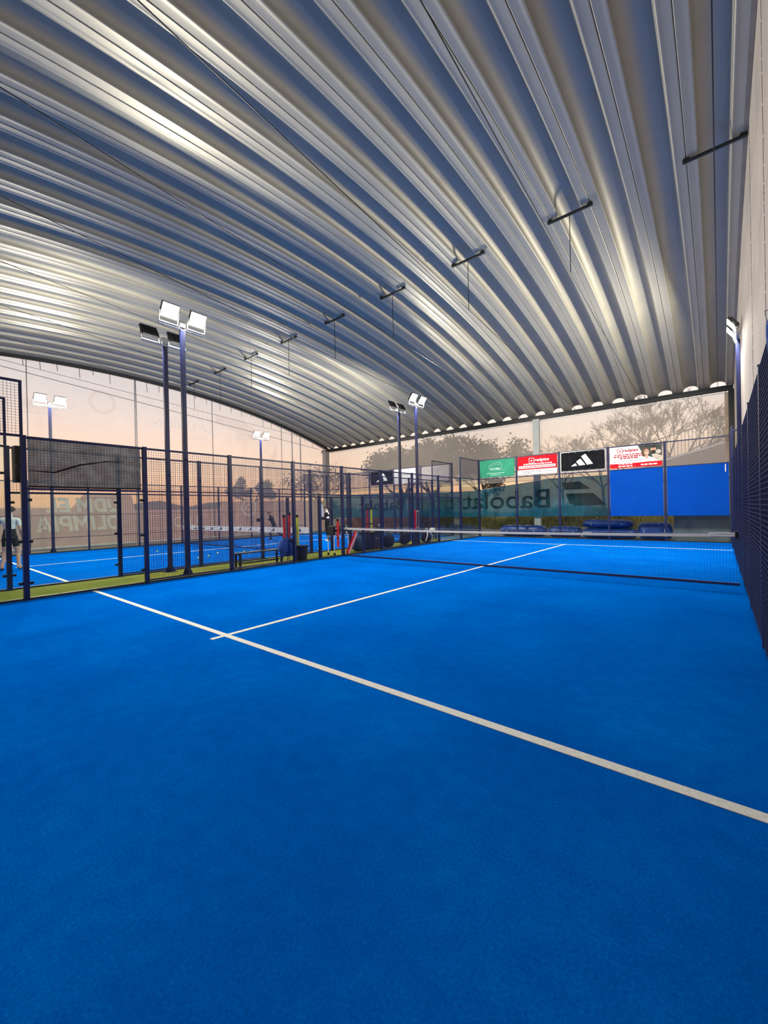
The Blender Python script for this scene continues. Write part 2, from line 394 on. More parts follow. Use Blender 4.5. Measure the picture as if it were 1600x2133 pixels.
# sheet edge hidden behind the wall flashing
EAVE_Z = zroof(22) 
mb = MB().box((-14.2, 21.93, EAVE_Z-0.22), (WALL_X-0.02, 21.99, EAVE_Z-0.05)).box((-14.2, 21.89, EAVE_Z-0.24), (WALL_X-0.02, 22.03, EAVE_Z-0.20)).box((-14.2, 21.89, EAVE_Z-0.07), (WALL_X-0.02, 22.01, EAVE_Z-0.03))
for k in range(NP+1):                                  # saddle wedge under each valley
    x = SEAM0-PITCH*k
    if x < WALL_X-0.25: mb.prism([(x-0.20, EAVE_Z-0.04), (x+0.20, EAVE_Z-0.04), (x+0.15, EAVE_Z+0.005), (x-0.15, EAVE_Z+0.005)], 21.93, 21.99)
struct('trim_3', mb, 'dark_steel')
# curved edge angle on the left side of the roof
CX = -13.45
def arc_strip(x0, x1, dz0, dz1, y0=-6.8, y1=22.0, n=48):
    m = MB(); vs = []; fs = []
    for i in range(n+1):
        y = y0+(y1-y0)*i/n; z = zroof(y)
        vs += [(x0, y, z+dz0), (x1, y, z+dz0), (x1, y, z+dz1), (x0, y, z+dz1)]
    for i in range(n):
        a = 4*i
        for k in range(4): fs.append((a+k, a+(k+1) % 4, a+4+(k+1) % 4, a+4+k))
    fs += [(3, 2, 1, 0), (4*n, 4*n+1, 4*n+2, 4*n+3)]
    return m.add(vs, fs)
struct('trim_4', arc_strip(CX+0.02, CX+0.12, -0.13, 0.0), 'dark_steel')
struct('trim_5', arc_strip(WALL_X-0.07, WALL_X-0.005, -0.015, 0.06), 'corner_concrete')

# roof bracket bars with hanger and tie cable
def bracket(xa, xb, label):
    yb = 10.82; zb = zroof(yb) - 0.055
    t = thing('roof_bracket', label, 'bracket', ((xa+xb)/2, yb, zb), 0, 'tie bars across the roof ribs')
    h = (xb-xa)/2
    part('bar', MB().bbox((-h-0.06, -0.03, -0.03), (h+0.06, 0.03, 0.018), 0.006), 'dark_steel', t)
    for s in (-1, 1):
        part('bolt_plate', MB().prism([(s*h-0.06, 0.012), (s*h+0.06, 0.012), (s*h+0.025, 0.10), (s*h-0.025, 0.10)], -0.035, 0.035), 'dark_steel', t)
    part('hanger_rod', MB().tube([(0, 0, -0.02), (0, 0.0, 7.0-zb)], 0.010, 6), 'dark_steel', t)
    part('tie_cable', MB().tube([(0, -0.15-yb, zroof(-0.15)-0.02-zb), (0, 0, 7.0-zb), (0, 21.93-yb, EAVE_Z-0.10-zb)], 0.009, 6), 'dark_steel', t)
names = ['touching the concrete wall', 'second from the concrete wall', 'third from the concrete wall', 'fourth from the concrete wall', 'fifth from the concrete wall', 'sixth from the concrete wall', 'seventh from the concrete wall', 'eighth from the concrete wall', 'ninth from the concrete wall']
for i in range(9):
    xb = SEAM0 - 0.0 - 2.67*i; xa = xb - 0.89
    bracket(xa, xb if i else xb-0.02, 'dark steel tie bar under the roof ribs, ' + names[i])

# ------------------------------------------------------------------ concrete wall on the right
wall = struct_root('wall_right')
edges = [-3.0, 2.6, 5.2, 7.9, 10.6, 13.4, 16.2, 19.0, 22.3]
for a, b in zip(edges[:-1], edges[1:]):
    m = MB(); nseg = 8; ztop = 11.0
    m.bbox((WALL_X, a+0.012, -0.05), (WALL_X+0.22, b-0.012, 5.55), 0.012)
    m.bbox((WALL_X, a+0.012, 5.57), (WALL_X+0.22, b-0.012, ztop), 0.012)
    part('wall_panel', m, 'wall_concrete', wall)
part('backing', MB().box((WALL_X+0.03, -3, -0.05), (WALL_X+0.2, 22.3, 11)), 'corner_concrete', wall)
mb = MB(); rr = random.Random(3)                       # ragged mortar squeezed out of two joints
for yj in (7.9, 10.6):
    z = 3.0
    while z < 8.6:
        w = rr.uniform(0.008, 0.022); h = rr.uniform(0.12, 0.4)
        mb.prism([(yj-w, z), (yj+w*0.6, z+0.02), (yj+w*rr.uniform(.5, 1.6), z+h*0.5), (yj+w*0.4, z+h), (yj-w*rr.uniform(.3, 1.3), z+h*0.55)], WALL_X-0.004, WALL_X+0.02, axes='yz'); z += h*1.05
part('joint_mortar', mb, 'old_concrete', wall, stuff=True)

# ------------------------------------------------------------------ screens
# far screen under the eave beam
t = thing('windbreak_screen', 'peach mesh windbreak screen hung under the far eave beam', 'screen', (0, 22.02, 0))
def sheet(x0, x1, z0, z1, nx, nz, amp, seed, topf=None, axis='x', d=0.0):
    r_ = random.Random(seed); ph = [r_.uniform(0, 6.28) for _ in range(6)]
    vs = []; fs = []
    for i in range(nx+1):
        x = x0+(x1-x0)*i/nx; zt = topf(x) if topf else z1
        for j in range(nz+1):
            z = z0+(zt-z0)*j/nz
            o = amp*(math.sin(x*1.7+ph[0]+0.5*z)+0.6*math.sin(x*3.9+ph[1]-z*0.8)+0.4*math.sin(z*2.3+ph[2]))
            vs.append((x, d+o, z) if axis == 'x' else (d+o, x, z))
    for i in range(nx):
        for j in range(nz): a = i*(nz+1)+j; fs.append((a, a+nz+1, a+nz+2, a+1))
    return MB().add(vs, fs)
part('screen_sheet', sheet(-13.3, 9.9, 2.86, EAVE_Z-0.30, 90, 14, 0.012, 1), 'screen_peach', t, smooth=True)
part('hem_tube', MB().tube([(-13.3, 0, EAVE_Z-0.29), (9.9, 0, EAVE_Z-0.29)], 0.022, 8), 'white_cloth', t)
part('side_hem', MB().bbox((9.86, -0.03, 2.86), (9.98, 0.03, EAVE_Z-0.28), 0.006), 'earth', t)
mb = MB()
for k in range(30): mb.tube([(-13.0+k*0.79, 0, EAVE_Z-0.31), (-13.0+k*0.79, -0.02, EAVE_Z-0.21)], 0.011, 5)
part('tie_strap', mb, 'black', t, stuff=True)
part('bottom_cord', MB().tube([(-13.3, 0, 2.86), (9.9, 0, 2.86)], 0.012, 6), 'white_cloth', t)
# posts of the hall
struct('trim_6', MB().bbox((2.20, 21.78, -0.05), (2.52, 21.96, EAVE_Z-0.21), 0.015), 'column_concrete')
struct('trim_7', MB().bbox((-13.85, 21.70, -0.05), (-13.30, 21.95, EAVE_Z-0.21), 0.02), 'corner_concrete')
struct('trim_8', MB().bbox((9.98, 21.9, 0), (WALL_X, 22.1, EAVE_Z-0.2), 0.01), 'dark_steel')

# left screen up to the roof edge
t = thing('windbreak_screen', 'tall pale mesh windbreak screen along the open side, with faded mirrored print', 'screen', (CX, 0, 0))
part('screen_sheet', sheet(-3.0, 21.7, 0.10, 0, 100, 20, 0.010, 5, topf=lambda y: zroof(y)-0.10, axis='y'), 'screen_left', t, smooth=True)
RY = R(90)
PR = 0.035
def lm(body, size, y, z, mt='screen_print', **kw):     # print on the far face of the screen, so it reads mirrored from inside
    o = letters(t, body, size, mt, (PR, y, z), (RY, 0, RY), extrude=0.001, mirror=True, split=True, **kw); return o
T_ = 0.24
def bx2(x0, z0, x1, z1): return [(x0, z0), (x1, z0), (x1, z1), (x0, z1)]
GLYPH = {   # heavy block capitals on a unit height: width, then convex pieces that tile the letter
    'U': (0.82, [bx2(0, .20, T_, 1), bx2(.58, .20, .82, 1), [(0, .20), (.14, 0), (.68, 0), (.82, .20), (.82, .24), (0, .24)]]),
    'D': (0.84, [bx2(0, 0, T_, 1), bx2(T_, 0, .56, .22), bx2(T_, .78, .56, 1), [(.56, 0), (.84, .26), (.84, .74), (.56, 1), (.56, .78), (.60, .68), (.60, .32), (.56, .22)]]),
    'M': (1.04, [bx2(0, 0, T_, 1), bx2(.80, 0, 1.04, 1), [(T_, 1), (T_, .62), (.52, .22), (.52, .60)], [(.80, 1), (.80, .62), (.52, .22), (.52, .60)]]),
    'E': (0.68, [bx2(0, 0, T_, 1), bx2(T_, 0, .68, .22), bx2(T_, .39, .62, .61), bx2(T_, .78, .68, 1)]),
    'L': (0.66, [bx2(0, 0, T_, 1), bx2(T_, 0, .66, .22)]),
    'I': (0.24, [bx2(0, 0, T_, 1)]),
    'P': (0.78, [bx2(0, 0, T_, 1), bx2(T_, .34, .54, .54), bx2(T_, .80, .54, 1), [(.54, .34), (.78, .50), (.78, .84), (.54, 1), (.54, .80), (.56, .74), (.56, .60), (.54, .54)]]),
    'A': (0.94, [[(0, 0), (.25, 0), (.50, 1), (.34, 1)], [(.94, 0), (.69, 0), (.44, 1), (.60, 1)], bx2(.28, .18, .66, .38)]),
    'O': (0.90, [[(0, .28), (.24, .30), (.24, .70), (0, .72)], [(.90, .28), (.66, .30), (.66, .70), (.90, .72)], [(0, .72), (.24, .70), (.32, .78), (.58, .78), (.66, .70), (.90, .72), (.66, 1), (.24, 1)], [(0, .28), (.24, .30), (.32, .22), (.58, .22), (.66, .30), (.90, .28), (.66, 0), (.24, 0)]])}
def block_word(word, y_start, z0, hgt, wide):            # runs towards smaller y, so it reads mirrored from inside
    x = 0.0
    for ch in word:
        if ch == ' ': x += 0.35; continue
        w, polys = GLYPH[ch]; m = MB()
        for p in polys: m.prism([(y_start-(x+a+0.14*b)*wide, z0+b*hgt) for a, b in p], PR, PR+0.003, axes='yz')
        part('letter', m, 'screen_letter', t); x += w+0.10
block_word('UDM EL', 7.80, 1.68, 0.66, 0.60)
block_word('OLIMPIA', 7.82, 0.82, 0.70, 0.60)
lm('LA UNION', 0.70, 11.05, 6.42, mt='screen_print', bold=0.0)
lm('PADEL', 0.36, 11.9, 5.80, mt='screen_print')
lm('U', 0.80, 11.47, 1.05, mt='screen_letter'); lm('O', 0.80, 10.65, 1.05, mt='screen_letter')
part('printed_band', MB().prism([(-3, 0.15), (21.6, 0.15), (21.6, 2.2), (13.2, 2.2), (13.0, 1.75), (8.5, 1.75), (8.3, 2.52), (6.3, 2.52), (5.85, 1.9), (-3, 1.9)], 0.024, 0.026, axes='yz'), 'screen_band', t, label='mauve printed band')
def ring(parent, y, z, r0, r1, mt):
    m = MB(); n = 28; vs = []; fs = []
    for k in range(n):
        a = 2*PI*k/n
        for d in (0, 0.003):
            vs.append((PR+d, y+r0*math.cos(a), z+r0*math.sin(a))); vs.append((PR+d, y+r1*math.cos(a), z+r1*math.sin(a)))
    for k in range(n):
        a = 4*k; b = 4*((k+1) % n); fs += [(a, a+1, b+1, b), (a+2, b+2, b+3, a+3), (a+1, a+3, b+3, b+1), (a, b, b+2, a+2)]
    part('printed_emblem', m.add(vs, fs), mt, parent)
ring(t, 15.0, 1.82, 0.42, 0.55, 'screen_letter'); ring(t, 15.0, 1.82, 0.14, 0.24, 'screen_letter')
m = MB()
for i in range(3):
    for j in range(5 - (i == 2)):
        y, z = 11.6+j*0.26, 6.95+i*0.20; m.box((PR, y-0.035, z-0.035), (PR+0.003, y+0.035, z+0.035))
part('printed_dots', m, 'screen_tint', t, stuff=True)
m = MB().prism([(12.9, 6.85), (15.6, 6.15), (16.6, 6.3), (14.8, 7.25), (12.9, 7.45)], PR, PR+0.003, axes='yz'); part('printed_patch', m, 'screen_tint', t, label='orange printed patch')
def blob(pts, mt):   # smooth closed outline for the faded printed swing figures
    part('printed_figure', MB().prism(pts, PR, PR+0.003, axes='yz'), mt, t)
blob([(16.2, 4.3), (16.5, 5.0), (16.9, 5.5), (17.0, 6.0), (17.25, 5.9), (17.2, 5.3), (17.0, 4.8), (17.1, 4.3)], 'screen_tint')
blob([(18.6, 5.3), (18.9, 4.6), (19.3, 4.4), (19.6, 5.0), (19.9, 5.1), (20.2, 4.5), (20.3, 4.0), (18.9, 4.0), (18.7, 4.6)], 'screen_tint')
ring(t, 7.15, 7.0, 0.42, 0.58, 'screen_tint')
part('bottom_hem', MB().bbox((0.0, -3, 0.08), (0.045, 21.7, 0.15), 0.006), 'white_cloth', t, label='white hem along the ground')
for y in (4.35, 12.7, 17.6): part('seam_cord', MB().tube([(0.05, y, 0.15), (0.05, y, zroof(y)-0.12)], 0.018, 6), 'grey_steel', t)
mb = MB(); 
for s in (-0.06, 0.06): mb.tube([(0.06, 8.6+s, 0.0), (0.06, 8.6+s*0.4, zroof(8.6)-0.15)], 0.022, 6)
for k in range(16): mb.tube([(0.06, 8.54+0.002*k, 0.4+k*0.5), (0.06, 8.66-0.002*k, 0.65+k*0.5)], 0.014, 5)
part('lattice_mast', mb, 'galvanised', t)
part('stay_wire', MB().tube([(0.05, 3.0, 7.88), (0.05, 21.0, 6.10)], 0.014, 6), 'grey_steel', t)
mb = MB(); rr = random.Random(11)
for k in range(26):
    y = 3.4+k*0.7+rr.uniform(-.15, .15); mb.tube([(0.06, y, zroof(y)-0.08), (0.07, y+0.02, zroof(y)-0.08-rr.uniform(.12, .6))], 0.013, 5)
part('hanging_strap', mb, 'grey_steel', t, stuff=True)

# ------------------------------------------------------------------ court fences
WIRES = {}
def wire_mesh(L, H, pitch=0.05, r=0.0022, mt='navy_wire'):
    key = (round(L, 3), round(H, 3), pitch, r, mt)
    if key in WIRES: return WIRES[key]
    vs = []; fs = []
    def bar(a, b, u, w):
        o = len(vs)
        for p in (a, b):
            for s1, s2 in ((-1, -1), (1, -1), (1, 1), (-1, 1)): vs.append(tuple(p[i]+r*(s1*u[i]+s2*w[i]) for i in range(3)))
        for k in range(4): fs.append((o+k, o+(k+1) % 4, o+4+(k+1) % 4, o+4+k))
    n = int(round(L/pitch)); m = int(round(H/pitch))
    for i in range(n+1): x = L*i/n; bar((x, 0, 0), (x, 0, H), (1, 0, 0), (0, 1, 0))
    for j in range(m+1): z = H*j/m; bar((0, 2*r, z), (L, 2*r, z), (0, 1, 0), (0, 0, 1))
    me = bpy.data.meshes.new('wire_mesh'); me.from_pydata(vs, [], fs); me.materials.append(M[mt]); me.update()
    WIRES[key] = me
    return me
CACHE = {}
def cached(key, fn):
    if key not in CACHE: CACHE[key] = fn()
    return CACHE[key]
class Fence:
    """parts of one straight fence; local x runs along it, local y is its thickness"""
    def __init__(s, label, loc, rz): s.t = thing('court_fence', label, 'fence', loc, rz)
    def post(s, x, h, w=0.085, base=True):
        def mk():
            m = MB().bbox((-w/2, -w/2, 0.008), (w/2, w/2, h), 0.006); m.bbox((-w/2-0.004, -w/2-0.004, h-0.004), (w/2+0.004, w/2+0.004, h+0.012), 0.004)
            if base: m.bbox((-0.085, -0.085, 0.0), (0.085, 0.085, 0.012), 0.003)
            return m.mesh('post', 'navy_paint')
        return place('post', cached(('post', h, w, base), mk), s.t, (x, 0, 0))
    def rail(s, x0, x1, z, w=0.042, h=0.042):
        me = cached(('rail', round(x1-x0, 3), w, h), lambda: MB().bbox((0, -w/2, -h/2), (x1-x0, w/2, h/2), 0.005).mesh('rail', 'navy_paint'))
        return place('rail', me, s.t, (x0, 0, z))
    def wires(s, x0, x1, z0, z1, y=0.0, **kw):
        o = place('wire_mesh', wire_mesh(x1-x0, z1-z0, **kw), s.t, (x0, y, z0)); o['kind'] = 'stuff'; return o
    def glass(s, x0, x1, z0, z1):
        me = cached(('glass', round(x1-x0, 3), round(z1-z0, 3)), lambda: MB().box((0, -0.006, 0), (x1-x0, 0.006, z1-z0)).mesh('glass_pane', 'clear_glass'))
        return place('glass_pane', me, s.t, (x0, 0, z0))
    def clip(s, x, z):
        me = cached('clip', lambda: MB().bbox((-0.03, -0.025, -0.025), (0.03, 0.025, 0.025), 0.006).mesh('glass_clip', 'black'))
        return place('glass_clip', me, s.t, (x, 0, z))
    def bay_glass(s, a, b, zg, ztop):          # glass below, wire mesh above
        e = 0.05
        s.glass(a+e, b-e, 0.05, zg-0.03); s.rail(a+0.0425, b-0.0425, zg); s.rail(a+0.0425, b-0.0425, ztop-0.025)
        if ztop-zg > 0.3: s.wires(a+0.0425, b-0.0425, zg+0.02, ztop-0.045)
        for z in (0.30, 1.05, zg-0.55 if zg > 2.5 else 1.80):
            s.clip(a+0.075, z); s.clip(b-0.075, z)
    def bay_mesh(s, a, b, ztop, z0=0.06, mid=True):
        s.rail(a+0.0425, b-0.0425, ztop-0.025)
        if mid and z0 < 1: s.rail(a+0.0425, b-0.0425, 2.0, 0.03, 0.03); s.rail(a+0.0425, b-0.0425, 0.06, 0.03, 0.03)
        s.wires(a+0.0425, b-0.0425, z0+0.02, ztop-0.045)
Z3, Z4 = 2.95, 3.95
def side_fence(label, x, y_lo, door=True, posts4=True):
    f = Fence(label, (x, 0, 0), R(90))
    for y in range(y_lo, 21, 2):
        f.post(y, Z4 if (y <= 0 or y >= 20) else Z3)
    if y_lo <= 0:
        f.bay_glass(0, 2, Z3, Z4); f.rail(1.957, 2.0, Z4-0.025)
        f.post(1.975, Z4, 0.05, False) if False else None
    f.bay_glass(2, 4, 2.0, Z3)
    for a in (4, 6, 12, 14): f.bay_mesh(a, a+2, Z3)
    for a, b in ((8, 10), (10, 12)):
        f.rail(a+0.0425, b-0.0425, Z3-0.025); f.rail(a+0.0425, b-0.0425, 2.0); f.wires(a+0.0425, b-0.0425, 2.02, Z3-0.045)
    if door:
        f.post(9, 1.96); f.post(11, 1.96)
        f.wires(8.0425, 8.9575, 0.08, 1.96); f.wires(11.0425, 11.9575, 0.08, 1.96)
    else:
        f.wires(8.0425, 9.9575, 0.08, 1.96); f.wires(10.0425, 11.9575, 0.08, 1.96)
    f.bay_glass(16, 18, 2.0, Z3); f.bay_glass(18, 20, Z3, Z4)
    # short uprights that lift the end bays to four metres
    for y in ((1.98, 18.02) if y_lo <= 0 else (18.02,)):
        me = cached('short', lambda: MB().bbox((-0.022, -0.022, Z3), (0.022, 0.022, Z4-0.005), 0.004).mesh('upright', 'navy_paint'))
        place('upright', me, f.t, (y, 0, 0))
    return f
left = side_fence('navy steel fence between the near court and the green walkway', 0.0, 0)
nb_r = side_fence('navy steel fence on the far side of the green walkway', -1.6, 0)
# far side of the neighbouring court
nb_l = Fence('navy fence in front of the tall side screen, beyond the neighbouring court', (-11.6, 0, 0), R(90))
for y in range(0, 21, 2): nb_l.post(y, Z4 if y in (0, 20) else Z3, 0.07)
for y in range(0, 20, 2):
    if y in (0, 18): nb_l.bay_glass(y, y+2, Z3, Z4)
    else:
        nb_l.rail(y+0.035, y+1.965, Z3-0.025); nb_l.wires(y+0.035, y+1.965, 0.08, Z3-0.045); nb_l.rail(y+0.035, y+1.965, 1.55, 0.02, 0.02); nb_l.rail(y+0.035, y+1.965, 0.62, 0.02, 0.02)
me = cached('short', None); place('upright', me, nb_l.t, (18.02, 0, 0))
def back_fence(label, x0):
    f = Fence(label, (x0, 20.0, 0), 0)
    for k in range(0, 11, 2):
        if k in (0, 10): continue
        f.post(k, Z4, 0.075)
    for k in range(0, 10, 2): f.bay_glass(k, k+2, Z3, Z4)
    return f
back = back_fence('navy framed glass back wall of the near court', 0.0)
nb_b = back_fence('navy framed glass back wall of the neighbouring court', -11.6)
# right side fence in front of the concrete wall, backed with dark net
right = Fence('dark navy fence along the concrete wall', (9.985, 0, 0), R(90))
RZ = 2.84
for y in (0, 2, 4, 6, 8, 10, 12, 14, 16): right.post(y, RZ, 0.05, False)
right.post(18, Z4, 0.07, False); right.post(20, Z4, 0.06, False)
for y in range(0, 16, 2):
    right.rail(y+0.025, y+1.975, RZ-0.025, 0.03, 0.03); right.wires(y+0.025, y+1.975, 0.06, RZ-0.04, y=0.012, r=0.0026)
    right.rail(y+0.025, y+1.975, 0.04, 0.03, 0.03)
right.glass(16.03, 17.96, 0.05, Z3); right.glass(18.04, 19.96, 0.05, Z3); right.rail(16.03, 17.965, Z3-0.02, 0.03, 0.03); right.rail(18.035, 19.97, Z3+0.0, 0.03, 0.03); right.rail(18.035, 19.97, Z4-0.02, 0.03, 0.03)
right.wires(18.035, 19.97, Z3+0.02, Z4-0.04)
part('wall_bracket', MB().bbox((17.97, -0.13, 3.80), (18.03, -0.035, 3.86), 0.006), 'navy_paint', right.t)
m = MB(); rr = random.Random(5); vs = []; fs = []          # net cloth hung behind the wires with an uneven top
n = 96
for i in range(n+1):
    y = 0.0+16.0*i/n; zt = RZ+0.03+0.03*math.sin(i*1.7)+rr.uniform(-.035, .045)
    for z in (0.04, 1.0, 2.0, zt): vs.append((y, -0.010-0.004*math.sin(i*0.9+z), z))
for i in range(n):
    for k in range(3): a = 4*i+k; fs.append((a, a+4, a+5, a+1))
part('backing_net', m.add(vs, fs), 'navy_net', right.t)

# ------------------------------------------------------------------ nets
def court_net(label, x0, x1, y, tape):
    t = thing('padel_net', label, 'net', ((x0+x1)/2, y, 0)); h = (x1-x0)/2-0.05
    me = wire_mesh(2*h, 0.80, 0.045, 0.0014, 'net_cord')
    o = place('net_mesh', me, t, (-h, 0, 0.045)); o['kind'] = 'stuff'
    m = MB(); n = 40; vs = []; fs = []
    for i in range(n+1):
        x = -h+2*h*i/n; z = 0.885+0.035*(x/h)**2-0.0
        vs += [(x, -0.011, z-0.052), (x, 0.011, z-0.052), (x, 0.011, z), (x, -0.011, z)]
    for i in range(n):
        for k in range(4): a = 4*i; fs.append((a+k, a+(k+1) % 4, a+4+(k+1) % 4, a+4+k))
    fs += [(3, 2, 1, 0), (4*n, 4*n+1, 4*n+2, 4*n+3)]
    part('top_tape', m.add(vs, fs), 'net_tape', t)
    part('bottom_strip', MB().bbox((-h, -0.008, 0.003), (h, 0.008, 0.048), 0.004), 'navy_wire', t)
    part('net_cable', MB().tube([(-h-0.01, 0, 0.93), (h+0.01, 0, 0.93)], 0.005, 6), 'galvanised', t)
    return t, h
t, h = court_net('net across the near court with plain white top tape', 0, 9.96, 10.0, 'net_tape')
for z in (0.885, 0.93): part('tension_bar', MB().bbox((h-0.42, -0.022, z-0.013), (h-0.0, 0.0-0.012, z+0.013), 0.004), 'white_paint', t)
part('ratchet', MB().bbox((h-0.06, -0.05, 0.84), (h-0.005, -0.012, 0.97), 0.008), 'black', t)
t, h = court_net('net across the neighbouring court with dark marks printed on its white tape', -11.6, -1.6, 10.0, 'net_tape')
part('printed_band', MB().box((-h, 0.013, 0.70), (h, 0.016, 0.90)).box((-h, -0.016, 0.70), (h, -0.013, 0.90)), 'white_cloth', t)
for k in range(12):
    x = -h+0.6+k*0.79
    m = MB().prism([(x-0.13, 0.75), (x-0.03, 0.75), (x-0.06, 0.80)], -0.019, -0.0165).prism([(x-0.01, 0.75), (x+0.06, 0.75), (x+0.0, 0.84), (x-0.04, 0.80)], -0.019, -0.0165).prism([(x+0.08, 0.75), (x+0.15, 0.75), (x+0.07, 0.88), (x+0.02, 0.85)], -0.019, -0.0165)
    part('printed_mark', m, 'black', t)

# ------------------------------------------------------------------ floodlight masts
def head(parent, y, lit, zc):
    tilt = R(34)
    mtx = Matrix.Translation((0.10, y, zc)) @ Matrix.Rotation(tilt, 4, 'Y')       # local +x is the beam direction, tipped down
    m = MB().bbox((-0.03, -0.205, -0.175), (0.035, 0.205, 0.175), 0.012, mtx=mtx)
    for k in range(9): m.box((-0.065, -0.17+k*0.0425-0.006, -0.14), (-0.028, -0.17+k*0.0425+0.006, 0.14), mtx=mtx)
    fl = part('floodlight', m, 'lamp_grey', parent)
    part('lens', MB().box((0.036, -0.185, -0.155), (0.040, 0.185, 0.155), mtx=mtx), 'lamp_lens_on', fl, label='glowing white lens')
    m = MB()
    for s in (-1, 1): m.tube([mtx @ Vector((0, s*0.215, 0)), Vector((0.03, y+s*0.215, zc-0.27))], 0.012, 6)
    m.tube([Vector((0.03, y-0.22, zc-0.27)), Vector((0.03, y+0.22, zc-0.27))], 0.014, 6)
    part('bracket', m, 'galvanised', fl)
    ld = bpy.data.lights.new('floodlight_beam', 'AREA'); ld.shape = 'RECTANGLE'; ld.size = 0.30; ld.size_y = 0.36
    ld.energy = LAMP_W*lit; ld.color = LAMP_C
    lo = bpy.data.objects.new('floodlight_beam', ld); C.objects.link(lo); lo.parent = fl
    lo.matrix_local = mtx @ Matrix.Translation((0.046, 0, 0)) @ Matrix.Rotation(R(-90), 4, 'Y')
def mast(x, y, face, label, hgt=6.0, lean=0.0, bp=0.13, watt=1.0):
    t = thing('floodlight_mast', label, 'floodlight', (x, y, 0), 0 if face > 0 else PI)
    t.rotation_euler[1] = lean
    part('pole', MB().bbox((-0.05, -0.05, 0.0), (0.05, 0.05, hgt), 0.012), 'navy_paint', t)
    m = MB().bbox((-bp, -bp, 0.0), (bp, bp, 0.018), 0.004)
    for a in range(4 if bp > 0.1 else 0):
        mt = Matrix.Rotation(a*PI/2, 4, 'Z')
        m.add([mt @ Vector(p) for p in ((0.048, -0.006, 0.016), (0.125, -0.006, 0.016), (0.048, -0.006, 0.20), (0.048, 0.006, 0.016), (0.125, 0.006, 0.016), (0.048, 0.006, 0.20))], [(0, 1, 2), (5, 4, 3), (0, 3, 4, 1), (1, 4, 5, 2), (2, 5, 3, 0)])
    part('base_plate', m, 'navy_paint', t)
    part('crossbar', MB().bbox((-0.025, -0.55, hgt), (0.025, 0.55, hgt+0.05), 0.006), 'galvanised', t)
    part('driver_box', MB().bbox((-0.045, -0.07, hgt+0.05), (0.045, 0.07, hgt+0.22), 0.01), 'galvanised', t)
    for s in (-0.33, 0.33): head(t, s, watt, hgt+0.33)
    return t
mast(-0.43, 5.08, 1, 'tall navy mast with two lit floodlights facing the near court, near the bench', 5.97)
mast(-1.36, 5.06, -1, 'tall navy mast with two dark floodlight backs, left of the lit pair near the bench', 5.82)
mast(-0.43, 15.0, 1, 'tall navy mast with lit floodlights at the far end of the green walkway', 5.90, watt=1.35)
mast(-1.36, 15.0, -1, 'tall navy mast with floodlight backs towards us at the far end of the green walkway', 5.80)
mast(WALL_X-0.075, 15.0, -1, 'navy mast with lit floodlights against the concrete wall', 5.85, bp=0.062, watt=1.4)
mast(-11.83, 4.8, 1, 'navy lit floodlight mast before the side screen, left of the lattice mast', 6.05)
mast(-11.83, 14.9, 1, 'navy lit floodlight mast before the side screen, near its far end', 5.90)

# ------------------------------------------------------------------ sponsor panels on the back wall
def poster(label, x, w, z0, z1, mt, yy=19.955, name='sponsor_banner', frame=None):
    t = thing(name, label, 'banner', (x, yy, (z0+z1)/2)); h = (z1-z0)/2
    m = MB(); nx, nz = 14, 5; vs = []; fs = []
    for i in range(nx+1):
        for j in range(nz+1):
            a = -w/2+w*i/nx; b = -h+2*h*j/nz
            vs.append((a, 0.004*math.sin(a*5+x)*math.sin(b*4+1), b))
    for i in range(nx):
        for j in range(nz): q = i*(nz+1)+j; fs.append((q, q+nz+1, q+nz+2, q+1))
    part('banner_sheet', m.add(vs, fs), mt, t, smooth=True)
    m = MB(); 
    for i in range(7):
        for b in (-h+0.03, h-0.03): m.lathe([(0.016, -0.004), (0.016, 0.004)], (-w/2+0.05+(w-0.1)*i/6, -0.010, b), 8)
    part('eyelet', m, 'galvanised', t, stuff=True)
    return t
RT = (R(90), 0, 0)
D = -0.008
def bar(t, x0, x1, z0, z1, mt, d=D): return part('printed_bar', MB().box((x0, d-0.0015, z0), (x1, d, z1)), mt, t)
def lines(t, x0, x1, z, h, mt, seed, d=D):       # small print too fine to read: word-length dashes
    r_ = random.Random(seed); m = MB(); x = x0
    while x < x1-0.02:
        w = min(r_.uniform(0.05, 0.16), x1-x); m.box((x, d-0.0015, z), (x+w, d, z+h)); x += w+0.03
    return part('small_print', m, mt, t, stuff=True)
def house_logo(t, x, z, s, mt, d=D):
    m = MB(); w = s*0.16
    for lo, hi in (((-s, -s), (s, -s+w)), ((-s, s-w), (s, s)), ((-s, -s+w), (-s+w, s-w)), ((s-w, -s+w), (s, s-w))): m.box((x+lo[0], d-0.0015, z+lo[1]), (x+hi[0], d, z+hi[1]))
    q = s*0.32; m.prism([(x-q, z-q), (x+q, z-q), (x+q, z+q*0.2), (x, z+q*1.15), (x-q, z+q*0.2)], d-0.0015, d)
    return part('printed_logo', m, mt, t)
t = poster('green banner with a pale outlined logo on the glass back wall', 1.0, 1.84, 3.02, 3.90, 'poster_green')
letters(t, 'MAYBEL', 0.17, 'print_mint', (-0.08, D, -0.04), RT, extrude=0.0015, bold=0.004)
part('printed_logo', MB().tube([(-0.42, D, 0.08), (-0.36, D, 0.18), (-0.10, D, 0.27), (0.16, D, 0.27), (0.27, D, 0.20), (0.27, D, -0.10), (0.45, D, -0.13)], 0.011, 5), 'print_mint', t)
part('printed_logo', MB().tube([(-0.34, D, 0.10), (-0.05, D, 0.17), (0.20, D, 0.17)], 0.009, 5), 'print_mint', t)
lines(t, -0.52, 0.42, -0.26, 0.035, 'print_mint', 1); lines(t, -0.32, 0.22, -0.34, 0.030, 'print_mint', 2)
t = poster('red and white banner with a small square house logo, beside the green banner', 3.0, 1.84, 3.02, 3.90, 'poster_red')
